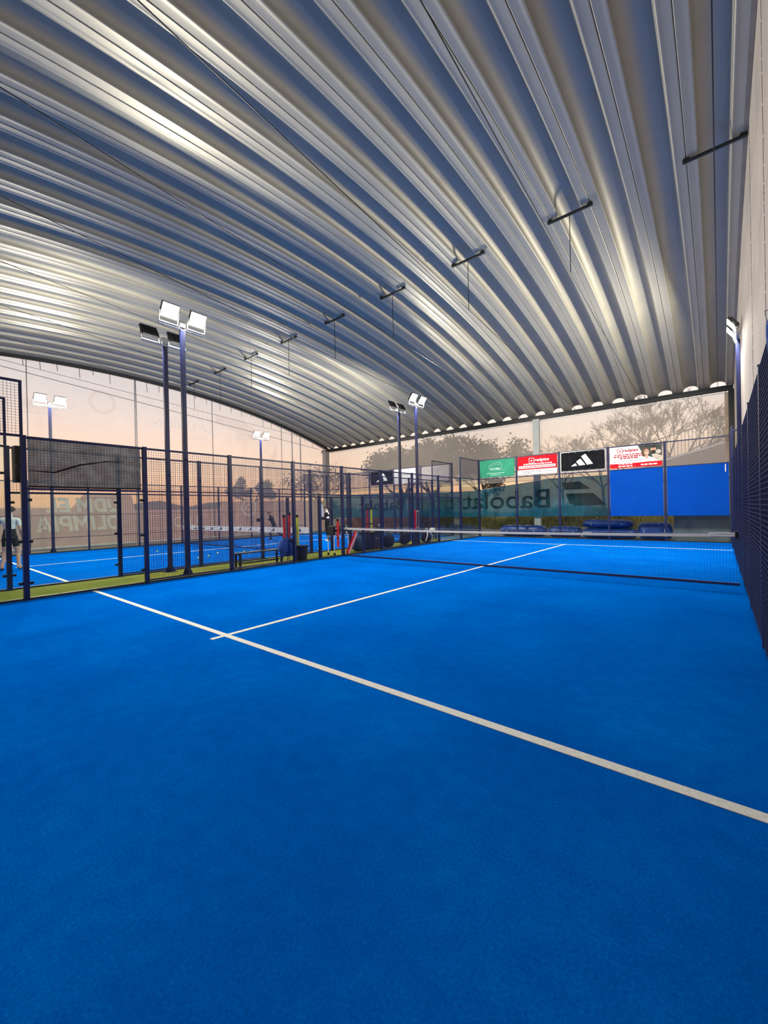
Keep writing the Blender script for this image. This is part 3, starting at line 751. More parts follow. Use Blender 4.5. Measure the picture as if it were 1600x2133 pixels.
house_logo(t, -0.24, 0.22, 0.125, 'print_white'); letters(t, 'redpiso', 0.20, 'print_white', (0.24, D, 0.23), RT, extrude=0.0015, bold=0.006, spacing=1.1)
lines(t, -0.62, 0.70, 0.03, 0.055, 'print_white', 3); bar(t, -0.86, 0.86, -0.14, -0.01, 'poster_white'); lines(t, -0.78, 0.80, -0.095, 0.035, 'print_red', 4, D-0.003)
bar(t, -0.92, 0.92, -0.44, -0.20, 'poster_white'); lines(t, -0.70, 0.2, -0.30, 0.04, 'print_grey', 5, D-0.003); lines(t, 0.1, 0.8, -0.33, 0.03, 'print_grey', 6, D-0.003); lines(t, -0.66, -0.25, -0.38, 0.05, 'print_grey', 7, D-0.003)
t = poster('black banner with three slanted white bars, in a grey frame on the glass back wall', 5.0, 1.78, 3.05, 3.88, 'poster_black')
def three_bars(t, s, cx, cz, mt='print_white', d=D):
    for poly in ([(-0.62, -0.21), (-0.40, -0.07), (-0.30, -0.22), (-0.60, -0.24)], [(-0.36, 0.02), (-0.13, 0.17), (0.13, -0.20), (-0.20, -0.22)], [(-0.09, 0.30), (0.13, 0.42), (0.52, -0.17), (0.21, -0.20)]):
        part('printed_bar', MB().prism([(cx+a*s, cz+b*s) for a, b in poly], d-0.0015, d), mt, t)
three_bars(t, 0.78, 0.02, -0.03)
m = MB()
for a, b in (((-0.93, -0.455), (0.93, -0.415)), ((-0.93, 0.415), (0.93, 0.455)), ((-0.93, -0.415), (-0.89, 0.415)), ((0.89, -0.415), (0.93, 0.415))): m.bbox((a[0], -0.025, a[1]), (b[0], -0.002, b[1]), 0.004)
part('frame', m, 'galvanised', t, label='grey metal frame')
t = poster('white and red banner with a photo of a smiling couple, above the blue sheets', 7.0, 1.84, 3.02, 3.90, 'poster_white')
house_logo(t, -0.55, 0.27, 0.10, 'print_red'); letters(t, 'redpiso', 0.17, 'print_red', (-0.16, D, 0.27), RT, extrude=0.0015, bold=0.005, spacing=1.1)
lines(t, -0.74, 0.28, 0.08, 0.04, 'print_red', 8); lines(t, -0.78, 0.30, 0.0, 0.05, 'print_red', 9); lines(t, -0.56, 0.10, -0.07, 0.045, 'print_red', 10); lines(t, -0.8, 0.25, -0.17, 0.02, 'print_grey', 11)
bar(t, -0.92, 0.92, -0.44, -0.26, 'poster_red'); lines(t, -0.60, -0.05, -0.40, 0.05, 'print_white', 12, D-0.003); lines(t, 0.20, 0.75, -0.38, 0.05, 'print_white', 13, D-0.003); lines(t, -0.6, -0.1, -0.30, 0.025, 'print_white', 14, D-0.003)
part('printed_photo', MB().prism([(0.10, 0.44), (0.92, 0.44), (0.92, -0.255), (0.30, -0.255), (0.26, 0.1)], D-0.001, D), 'photo_dark', t)
def oval(cx, cz, rx, rz, n=18, a0=0, a1=2*PI): return [(cx+rx*math.cos(a0+(a1-a0)*k/n), cz+rz*math.sin(a0+(a1-a0)*k/n)) for k in range(n)]
for poly, mt, d in ((oval(0.36, 0.13, 0.14, 0.19), 'hair_brown', 0.002), ([(0.22, -0.25), (0.28, -0.05), (0.42, -0.02), (0.62, -0.10), (0.80, -0.25)], 'white_cloth', 0.003), (oval(0.40, 0.13, 0.085, 0.125), 'skin', 0.004), ([(0.36, 0.02), (0.45, 0.02), (0.45, -0.10), (0.40, -0.14), (0.35, -0.10)], 'skin', 0.0035),
                    (oval(0.63, 0.22, 0.09, 0.13), 'skin', 0.002), (oval(0.63, 0.13, 0.085, 0.07), 'hair_dark', 0.003), (oval(0.63, 0.33, 0.11, 0.05), 'hair_dark', 0.003), ([(0.56, 0.02), (0.70, 0.05), (0.92, -0.05), (0.92, -0.25), (0.70, -0.25)], 'photo_tan', 0.0028), (oval(0.80, 0.12, 0.09, 0.085), 'photo_tan', 0.004),
                    (oval(0.415, 0.085, 0.035, 0.016), 'print_white', 0.006), (oval(0.375, 0.165, 0.012, 0.009), 'eye_dark', 0.006), (oval(0.435, 0.165, 0.012, 0.009), 'eye_dark', 0.006), (oval(0.605, 0.25, 0.012, 0.008), 'eye_dark', 0.006), (oval(0.66, 0.25, 0.012, 0.008), 'eye_dark', 0.006)):
    part('printed_photo', MB().prism(poly, D-d-0.001, D-d), mt, t)
# neighbouring court
t = poster('small black banner with three white bars behind the fences, on the neighbouring back wall', -6.55, 1.78, 3.04, 3.88, 'poster_black')
three_bars(t, 0.80, 0.08, -0.04)
t = poster('plain white banner on the neighbouring back wall, beside the black one', -4.65, 1.80, 3.04, 3.90, 'poster_white'); lines(t, -0.7, 0.6, 0.05, 0.05, 'print_grey', 31)
t = poster('grey unprinted banner at the walkway end of the neighbouring back wall', -2.65, 1.80, 3.04, 3.90, 'house_pale')
# blue sheets fixed to the glass
def blue_sheet(label, x0, x1):
    t = thing('blue_sheet', label, 'tarp', ((x0+x1)/2, 19.965, 2.0)); w = (x1-x0)/2
    part('sheet', sheet(-w, w, -0.98, 0.93, 30, 20, 0.004, int(x0*3)), 'blue_sheet', t, smooth=True)
    m = MB()
    for z in (-0.98, 0.93): m.tube([(-w, 0, z), (w, 0, z)], 0.008, 6)
    part('hem', m, 'blue_sheet', t)
    return t
blue_sheet('plain blue sheet over the glass, under the couple banner', 6.06, 7.94)
t = blue_sheet('plain blue sheet over the glass in the far corner, beside the concrete wall', 8.06, 9.93)
part('tie_tail', MB().bbox((0.84-0.015, -0.012, 0.62), (0.84+0.015, -0.006, 0.90), 0.002), 'white_cloth', t)

# black gauze on the second bay of the near fence
t = thing('gauze_banner', 'crumpled black gauze banner tied over the glass panel, in the left fence', 'banner', (-0.03, 3.0, 2.49))
m = MB(); vs = []; fs = []; nx, nz = 44, 20
for i in range(nx+1):
    for j in range(nz+1):
        a = -0.935+1.87*i/nx; b = -0.44+0.90*j/nz
        fold = 0.016*math.exp(-((b+0.10-0.14*math.sin(a*1.6+0.3))/0.05)**2)+0.008*math.sin(a*7+b*9)+0.006*math.sin(b*14)
        vs.append((fold-0.01, a, b))
for i in range(nx):
    for j in range(nz): q = i*(nz+1)+j; fs.append((q, q+nz+1, q+nz+2, q+1))
part('cloth', m.add(vs, fs), 'black_gauze', t, smooth=True)
part('hem', MB().tube([(0, -0.935, -0.445), (0, 0.935, -0.445)], 0.014, 6).tube([(0, -0.935, 0.46), (0, 0.935, 0.46)], 0.010, 6), 'black_cloth', t)
part('fold', MB().tube([(0.018, -0.93, -0.15), (0.022, -0.55, -0.17), (0.022, -0.15, 0.0), (0.02, 0.3, 0.10), (0.018, 0.6, 0.11)], [0.006, 0.014, 0.016, 0.011, 0.004], 6), 'black_cloth', t)
m = MB()
for k in range(9): m.lathe([(0.012, -0.01), (0.012, 0.01)], (0.012, -0.9+k*0.225, 0.45), 8)
part('eyelet', m, 'galvanised', t, stuff=True)
t = thing('speaker_box', 'slim black loudspeaker box on the first post of the left fence', 'speaker', (-0.16, 1.955, 2.45), R(8))
part('cabinet', MB().bbox((-0.08, -0.07, -0.33), (0.08, 0.07, 0.33), 0.014), 'black', t)
part('grille', MB().bbox((0.078, -0.058, -0.30), (0.086, 0.058, 0.30), 0.003), 'black_cloth', t)
part('wall_bracket', MB().bbox((0.06, 0.0, 0.16), (0.125, 0.03, 0.22), 0.004).bbox((0.06, 0.0, -0.22), (0.125, 0.03, -0.16), 0.004), 'dark_steel', t)
t = thing('paper_notice', 'white paper notice fixed to the short gate post beside the opening', 'notice', (-0.055, 9.10, 1.50), 0)
t.rotation_euler = (R(8), 0, 0)
part('sheet', MB().box((-0.002, -0.11, -0.19), (0.002, 0.11, 0.19)), 'paper', t)
m = MB(); rr = random.Random(8)
for k in range(11): m.box((0.0025, -0.09, 0.14-k*0.028), (0.0035, -0.09+rr.uniform(.10, .17), 0.149-k*0.028))
part('small_print', m, 'print_grey', t, stuff=True)

# rolled blue tarp over the right fence, near the frame edge
t = thing('rolled_tarp', 'bunched blue tarp tied on top of the dark navy fence', 'tarp', (9.985, 4.66, 2.80))
m = MB()
m.tube([(0.0, 0.22, -0.34), (0.0, 0.25, -0.18), (-0.005, 0.24, 0.0), (-0.01, 0.12, 0.05), (0, -0.1, 0.06), (0, -0.6, 0.06), (0, -1.2, 0.05)], [0.010, 0.020, 0.026, 0.028, 0.03, 0.032, 0.03], 12)
for v_ in range(len(m.v)):
    x, y, z = m.v[v_]; m.v[v_] = (x+0.006*math.sin(y*22+z*30), y, z+0.008*math.sin(y*17+x*40))
part('tarp', m, 'bag_blue', t, smooth=True)
part('tie_cord', MB().tube([(-0.05, -0.05, 0.02), (-0.06, -0.05, 0.10), (0.05, -0.05, 0.12), (0.05, -0.05, 0.0), (-0.05, -0.05, 0.02)], 0.005, 6), 'white_cloth', t)

# ------------------------------------------------------------------ behind the far glass: teal banner, blue pads, low wall
t = thing('advert_banner', 'long sagging teal mesh banner with dark mirrored letters behind the glass back walls', 'banner', (0, 21.62, 0))
def btop(x):
    if x > 3: return 2.86
    return 2.86-0.42*min(1, max(0, (3-x)/4))+0.16*max(0, min(1, (-3-x)/4))
part('banner_sheet', sheet(-13.2, 5.75, 0.98, 0, 90, 10, 0.02, 9, topf=btop), 'teal_banner', t, smooth=True)
part('banner_rope', MB().tube([(-13.3, 0, 2.62), (-7, 0, 2.60), (-3, 0, 2.44), (-1, 0, 2.46), (1, 0, 2.66), (3, 0, 2.87), (5.8, 0, 2.87)], 0.012, 6), 'white_cloth', t)
part('tie_cord', MB().tube([(2.36, 0, 2.78), (2.36, 0.165, 2.80)], 0.012, 6).tube([(-13.28, 0, 2.62), (-13.4, 0.085, 2.62)], 0.012, 6), 'white_cloth', t)
def bl(body, size, x, z, **kw): letters(t, body, size, 'teal_dark', (x, -0.05, z), (R(90), 0, 0), extrude=0.002, mirror=True, bold=0.012, split=True, stretch=1.24, **kw)
bl('Babolat', 1.35, 0.70, 1.84, spacing=0.98); bl('Babolat', 1.0, -8.0, 1.78, spacing=1.05)
for poly in ([(3.62, 2.62), (4.45, 2.66), (4.95, 2.28), (3.85, 2.28)], [(3.85, 2.08), (5.05, 2.08), (5.62, 1.50), (4.3, 1.50), (3.98, 1.62)]):
    part('printed_bar', MB().prism(poly, -0.056, -0.052), 'teal_dark', t)
def pad(label, c, size, rz, sag=0.0, mt='blue_pad', group=None):
    t = thing('padded_mat', label, 'mat', c, rz, group); lx, ly, lz = size
    m = MB(); n = 24; k = 14; vs = []; fs = []
    for i in range(n+1):
        u = i/n*2-1; ex = (1-abs(u)**6)**0.5
        for j in range(k):
            a = 2*PI*j/k; ca, sa = math.cos(a), math.sin(a)
            sy = math.copysign(abs(ca)**0.6, ca); sz = math.copysign(abs(sa)**0.6, sa)
            vs.append((u*lx/2, sy*ly/2*(0.55+0.45*ex), lz/2+sz*lz/2*(0.35+0.65*ex)*(1+0.05*math.sin(i*1.3+j))+0.0))
    for i in range(n):
        for j in range(k): fs.append((i*k+j, i*k+(j+1) % k, (i+1)*k+(j+1) % k, (i+1)*k+j))
    fs += [tuple(range(k-1, -1, -1)), tuple(n*k+j for j in range(k))]
    mn = min(v[2] for v in vs); vs = [(x, y, z-mn) for x, y, z in vs]
    part('cover', m.add(vs, fs), mt, t, smooth=60)
    m = MB()
    for x in (-lx*0.3, lx*0.3): m.tube([(x, -ly*0.42, lz*0.2), (x, -ly*0.5, lz*0.5), (x, -ly*0.42, lz*0.85)], 0.012, 6)
    part('strap', m, 'white_cloth', t)
    return t
pad('long low blue padded mat behind the glass, leftmost of the stack', (1.9, 21.0, 0.0), (2.3, 0.9, 0.55), 0)
pad('blue padded mat lying behind the red and white banner bay', (3.92, 21.05, 0.0), (1.45, 0.8, 0.50), 0)
t = pad('blue padded mat at the bottom of the stack under the black banner', (5.82, 20.95, 0.0), (2.2, 1.0, 0.45), 0)
part('label', MB().bbox((-0.98, -0.505, 0.20), (-0.62, -0.485, 0.29), 0.003), 'white_cloth', t, label='white label on the mat')
pad('blue padded mat on top of the stack behind the glass', (5.75, 21.0, 0.455), (2.0, 0.8, 0.38), 0)
pad('blue padded mat behind the glass, under the first blue sheet', (7.56, 20.9, 0.0), (1.2, 0.9, 0.72), 0)
struct('wall_far', MB().bbox((8.22, 20.5, -0.05), (WALL_X-0.02, 20.72, 1.02), 0.02), 'old_concrete')

# ------------------------------------------------------------------ walkway objects
t = thing('bench', 'low black slatted bench on the green walkway behind the left fence', 'bench', (-0.36, 7.05, 0), 0)
for x in (-0.10, 0.0, 0.10): part('seat_slat', MB().bbox((x-0.042, -0.78, 0.38), (x+0.042, 0.78, 0.41), 0.006), 'black', t)
for y in (-0.66, 0.66):
    for x in (-0.11, 0.11): part('leg', MB().bbox((x-0.025, y-0.025, 0.0), (x+0.025, y+0.025, 0.38), 0.004), 'black', t)
    part('cross_rail', MB().bbox((-0.14, y-0.02, 0.345), (0.14, y+0.02, 0.38), 0.004), 'black', t)
part('stretcher', MB().bbox((-0.02, -0.66, 0.10), (0.02, 0.66, 0.14), 0.004), 'black', t)
t = thing('drinks_bottle', 'small pale water bottle standing by the bench end', 'bottle', (-0.20, 6.12, 0))
part('bottle', MB().lathe([(0.034, 0), (0.038, 0.01), (0.038, 0.15), (0.016, 0.20), (0.016, 0.225)], n=14), 'white_cloth', t, smooth=True)
part('cap', MB().lathe([(0.019, 0.222), (0.019, 0.245)], n=12), 'black', t)
def bin_mesh(r0, r1, h, n=20):
    return MB().lathe([(r0, 0), (r0+0.01, 0.01), (r1-0.015, h-0.03), (r1+0.015, h-0.03), (r1+0.015, h), (r1-0.02, h), (r0-0.02, 0.03)], n=n)
def ball_tube(label, mt, loc, lean=(0, 0), L=0.88, group=None):
    t = thing('ball_pickup_tube', label, 'ball tube', loc, 0, group); t.rotation_euler = (lean[0], lean[1], 0)
    part('tube', MB().lathe([(0.040, 0), (0.040, L-0.06), (0.037, L-0.06)], n=14), mt, t, smooth=True)
    part('end_cap', MB().lathe([(0.045, L-0.075), (0.047, L-0.07), (0.047, L), (0.03, L+0.004)], n=14), 'black', t)
    part('grip_ring', MB().lathe([(0.043, 0.30), (0.043, 0.34)], n=14), 'black', t)
    return t
t = thing('waste_bin', 'black tapered bin standing behind the left fence, holding one yellow tube', 'bin', (-0.30, 8.50, 0))
part('tub', bin_mesh(0.15, 0.205, 0.44), 'black', t, smooth=True)
part('rim', MB().lathe([(0.205, 0.41), (0.225, 0.415), (0.225, 0.445), (0.195, 0.445)], n=20), 'black_cloth', t)
ball_tube('yellow ball tube standing in the black bin', 'tube_yellow', (-0.36, 8.42, 0.06), (0, R(-1)), 1.33)
# basket with jacket at the end of the bench
t = thing('ball_basket', 'dark basket on black legs at the bench end', 'basket', (-0.32, 8.02, 0))
part('tub', bin_mesh(0.13, 0.17, 0.34, 16), 'black', t, loc=(0, 0, 0.33), smooth=True)
for x in (-0.1, 0.1):
    for y in (-0.1, 0.1): part('leg', MB().tube([(x*1.3, y*1.3, 0), (x, y, 0.35)], 0.012, 6), 'black', t)
ball_tube('taller red ball tube standing in the basket at the bench end', 'tube_red', (-0.34, 8.09, 0.365), (0, 0), 1.10)
ball_tube('shorter red ball tube standing in the basket at the bench end', 'tube_red', (-0.34, 7.93, 0.365), (R(2), 0), 1.04)
def soft(name, pid, label, cat, c, size, mt, seed, strap=None, rz=0, smooth=70):
    """soft bag or folded garment: a rounded, creased lump resting on its base"""
    t = thing(name, label, cat, c, rz); r_ = random.Random(seed); m = MB(); n, k = 14, 18; lx, ly, lz = size; vs = []; fs = []
    ph = [r_.uniform(0, 6.28) for _ in range(4)]
    for j in range(n+1):
        w = j/n; z = lz*w; pr = (1-abs(2*w-1)**3.2)**0.42*(1.0-0.22*w)
        for i in range(k):
            a = 2*PI*i/k; cr = 1+0.10*math.sin(3*a+ph[0]+w*3)+0.06*math.sin(5*a+ph[1]-w*6)
            vs.append((lx/2*pr*cr*math.cos(a), ly/2*pr*cr*math.sin(a), z))
    for j in range(n):
        for i in range(k): fs.append((j*k+i, j*k+(i+1) % k, (j+1)*k+(i+1) % k, (j+1)*k+i))
    fs += [tuple(range(k-1, -1, -1)), tuple(n*k+i for i in range(k))]
    part(pid, m.add(vs, fs), mt, t, smooth=smooth)
    if strap:
        part('strap', MB().tube([(lx*0.22, -ly*0.2, lz*0.86), (lx*0.30, -ly*0.1, lz*1.12), (lx*0.05, 0.0, lz*1.18), (-lx*0.2, ly*0.1, lz*1.10), (-lx*0.22, ly*0.15, lz*0.86)], 0.013, 6), strap, t)
    return t
t = thing('jacket', 'blue jacket hung over the bench end beside the red tubes', 'jacket', (-0.22, 7.86, 0.0))
m = MB(); n = 20; vs = []; fs = []
for i in range(n+1):
    a = -0.20+0.40*i/n
    for j in range(9):
        z = 0.70-0.52*j/8; vs.append((0.03+0.05*math.sin(PI*j/8)+0.018*math.sin(a*40+j*0.6), a*(1+0.25*j/8), z+0.03*math.cos(a*14)*(j < 2)))
for i in range(n):
    for j in range(8): q = i*9+j; fs.append((q, q+9, q+10, q+1))
part('cloth', m.add(vs, fs), 'bag_blue', t, smooth=True)
part('sleeve', MB().tube([(0.05, -0.17, 0.64), (0.10, -0.27, 0.52), (0.09, -0.33, 0.36)], [0.06, 0.055, 0.045], 10), 'bag_blue', t, smooth=60)
part('sleeve', MB().tube([(0.05, 0.18, 0.64), (0.09, 0.24, 0.48), (0.08, 0.25, 0.30)], [0.06, 0.055, 0.045], 10), 'bag_slate', t, smooth=60)
# trolley of balls on wheels
t = thing('ball_trolley', 'white legged ball trolley with black baskets, beside the net post', 'trolley', (-0.45, 10.22, 0))
for y in (-0.24, 0.0, 0.24):
    part('basket', MB().bbox((-0.16, y-0.115, 0.66), (0.16, y+0.115, 0.98), 0.02), 'black', t)
    for z in (0.74, 0.90): part('white_badge', MB().bbox((0.158, y-0.035, z-0.035), (0.166, y+0.035, z+0.035), 0.003), 'white_cloth', t, label='white badge')
for x in (-0.15, 0.15):
    for y in (-0.33, 0.33):
        part('leg', MB().tube([(x, y, 0.09), (x, y, 0.68)], 0.014, 8), 'white_paint', t)
        m = MB(); mtx = Matrix.Translation((x, y, 0.045)) @ Matrix.Rotation(PI/2, 4, 'X')
        m.add([mtx @ Vector((0.045*math.cos(2*PI*k/14), 0.045*math.sin(2*PI*k/14), d)) for d in (-0.018, 0.018) for k in range(14)], [(k, (k+1) % 14, 14+(k+1) % 14, 14+k) for k in range(14)]+[tuple(range(13, -1, -1)), tuple(range(14, 28))])
        part('wheel', m, 'black', t)
part('frame', MB().tube([(-0.15, -0.33, 0.67), (0.15, -0.33, 0.67), (0.15, 0.33, 0.67), (-0.15, 0.33, 0.67), (-0.15, -0.33, 0.67)], 0.014, 6), 'white_paint', t)
t = ball_tube('red ball tube hanging on the ball trolley', 'tube_red', (-0.255, 10.02, 0.27), (0, 0), 0.95)
t = thing('red_racket_bag', 'narrow red and white striped sleeve leaning beside the net post', 'sleeve', (-0.22, 10.42, 0.0)); t.rotation_euler = (R(-32), 0, 0)
part('sleeve', MB().bbox((-0.05, -0.06, 0.02), (0.05, 0.06, 0.86), 0.02), 'poster_red', t)
for y in (-0.025, 0.025): part('stripe', MB().bbox((0.049, y-0.009, 0.04), (0.053, y+0.009, 0.84), 0.001), 'print_white', t)
# bags past the net
soft('sports_bag', 'bag', 'slumped blue holdall on the walkway just past the net post', 'bag', (-0.55, 11.35, 0.0), (0.46, 0.66, 0.60), 'bag_slate', 3, 'black_cloth')
t = thing('equipment_box', 'large black equipment box on the walkway past the net, holding two tubes', 'box', (-0.62, 12.15, 0))
part('body', MB().bbox((-0.24, -0.40, 0.0), (0.24, 0.40, 0.60), 0.03), 'black', t)
part('lid', MB().bbox((-0.25, -0.41, 0.60), (0.25, 0.41, 0.655), 0.015), 'black_cloth', t)
part('handle', MB().tube([(0.245, -0.1, 0.42), (0.28, -0.1, 0.42), (0.28, 0.1, 0.42), (0.245, 0.1, 0.42)], 0.012, 6), 'grey_steel', t)
ball_tube('red ball tube beside a yellow one on the black equipment box', 'tube_red', (-0.55, 11.86, 0.655), (0, 0), 0.92)
ball_tube('yellow ball tube beside a red one on the black equipment box', 'tube_yellow', (-0.45, 11.95, 0.655), (R(-1), 0), 0.92)
t = thing('padel_racket', 'white padel racket resting on the black equipment box', 'racket', (-0.50, 12.30, 0.657)); t.rotation_euler = (R(-35), 0, 0)
part('handle', MB().tube([(0, 0, 0.23), (0, 0, 0.42)], 0.017, 8), 'white_cloth', t)
m = MB().prism([(0.0+0.11*math.cos(2*PI*k/20), 0.12+0.12*math.sin(2*PI*k/20)) for k in range(20)], -0.018, 0.018, axes='yz')
part('head', m, 'black', t)
soft('sports_bag', 'bag', 'wide black sports bag on the walkway beside the equipment box', 'bag', (-0.55, 13.05, 0.0), (0.42, 0.72, 0.52), 'black_cloth', 8, 'black')
soft('rucksack', 'bag', 'black rucksack standing on the walkway near the far lit mast', 'rucksack', (-0.70, 14.35, 0.0), (0.40, 0.56, 0.56), 'black_cloth', 12, 'grey_steel')
t = soft('rucksack', 'bag', 'black and white rucksack standing on the walkway past the far lit mast', 'rucksack', (-0.45, 15.62, 0.0), (0.40, 0.58, 0.54), 'black_cloth', 15, 'white_cloth')
part('white_panel', MB().tube([(0.12, -0.22, 0.08), (0.205, -0.20, 0.28), (0.15, -0.1, 0.46), (0.05, 0.05, 0.52)], 0.024, 8), 'white_cloth', t, smooth=60, label='white side panel')
part('white_panel', MB().tube([(0.12, 0.26, 0.06), (0.19, 0.26, 0.28), (0.12, 0.16, 0.44)], 0.024, 8), 'white_cloth', t, smooth=60, label='white side panel')
t = thing('red_case', 'upright red and black case standing against the fence near the far mast', 'case', (-0.30, 14.55, 0.62), R(5))
part('case', MB().bbox((-0.05, -0.07, 0.0), (0.05, 0.07, 0.82), 0.012), 'poster_red', t)
part('side_panel', MB().bbox((-0.055, 0.075, 0.05), (0.055, 0.30, 0.80), 0.012), 'stair_concrete', t, label='pale side')
part('black_strip', MB().bbox((0.054, 0.12, 0.12), (0.062, 0.24, 0.76), 0.003), 'black', t, label='black strip')
part('stand', MB().bbox((-0.05, -0.07, -0.62), (0.05, 0.20, 0.0), 0.01), 'black', t)
t = thing('white_bag', 'small white bag lying on the glass side, near the end of the walkway', 'bag', (-1.0, 17.0, 0.0))
part('bag', MB().ball((0, 0, 0.49), (0.12, 0.20, 0.09), 14, 9), 'white_cloth', t, smooth=True)
part('stool', MB().bbox((-0.14, -0.20, 0.36), (0.14, 0.20, 0.40), 0.008).bbox((-0.12, -0.18, 0.0), (-0.08, -0.14, 0.36), 0.004).bbox((0.08, 0.14, 0.0), (0.12, 0.18, 0.36), 0.004).bbox((-0.12, 0.14, 0.0), (-0.08, 0.18, 0.36), 0.004).bbox((0.08, -0.18, 0.0), (0.12, -0.14, 0.36), 0.004), 'black', t)
# loose balls on the neighbouring court
ball_me = MB().ball((0, 0, 0), 0.033, 12, 8).mesh('ball', 'ball_yellow', smooth=True)
GL = (Vector((9.6468, 0.4346, 1.4804)))
spots = [(-3.6, 6.9), (-4.3, 9.0), (-3.4, 8.6), (-4.6, 8.1), (-3.9, 7.4), (-5.2, 10.4), (-4.7, 10.9), (-5.0, 11.3), (-4.4, 11.0), (-3.3, 9.9), (-2.6, 10.7), (-6.6, 8.4), (-7.6, 7.2), (-8.4, 8.0), (-2.3, 10.95)]
for i, (x, y) in enumerate(spots):
    tag(place('padel_ball', ball_me, None, (x, y, 0.033)), 'yellow ball lying loose on the neighbouring blue court', 'ball', 'loose balls on the neighbouring court')

# ------------------------------------------------------------------ people
def skin_body(J, bones, regions, mats, sub=2):
    """one continuous surface grown over a skeleton; J name -> (pos, radius)"""
    names = list(J); idx = {n: i for i, n in enumerate(names)}
    me = bpy.data.meshes.new('body'); me.from_pydata([J[n][0] for n in names], [(idx[a], idx[b]) for a, b in bones], [])
    o = bpy.data.objects.new('body', me); C.objects.link(o)
    o.modifiers.new('skin', 'SKIN'); 
    if not me.skin_vertices: 
        bm = bmesh.new(); bm.from_mesh(me); bm.verts.layers.skin.verify(); bm.to_mesh(me); bm.free()
    for i, n in enumerate(names):
        r = J[n][1]; r = r if isinstance(r, tuple) else (r, r)
        me.skin_vertices[0].data[i].radius = r; me.skin_vertices[0].data[i].use_root = (n == 'pelvis')
    o.modifiers[0].use_smooth_shade = True
    ss = o.modifiers.new('sub', 'SUBSURF'); ss.levels = sub; ss.render_levels = sub
    dg = bpy.context.evaluated_depsgraph_get(); dg.update()
    out = bpy.data.meshes.new_from_object(o.evaluated_get(dg)); bpy.data.objects.remove(o)
    out.materials.clear()
    for m in mats: out.materials.append(M[m])
    segs = [(Vector(J[a][0]), Vector(J[b][0]), regions.get((a, b), 0), max(J[a][1] if not isinstance(J[a][1], tuple) else max(J[a][1]), 0.01)) for a, b in bones]
    for p in out.polygons:
        c = p.center; best = 1e9; mi = 0
        for a, b, r, w in segs:
            d = b-a; L = d.length_squared; tt = max(0, min(1, (c-a).dot(d)/L)) if L > 0 else 0
            q = ((a+tt*d)-c).length - w*0.6
            if q < best: best = q; mi = r
        p.material_index = mi; p.use_smooth = True
    return out
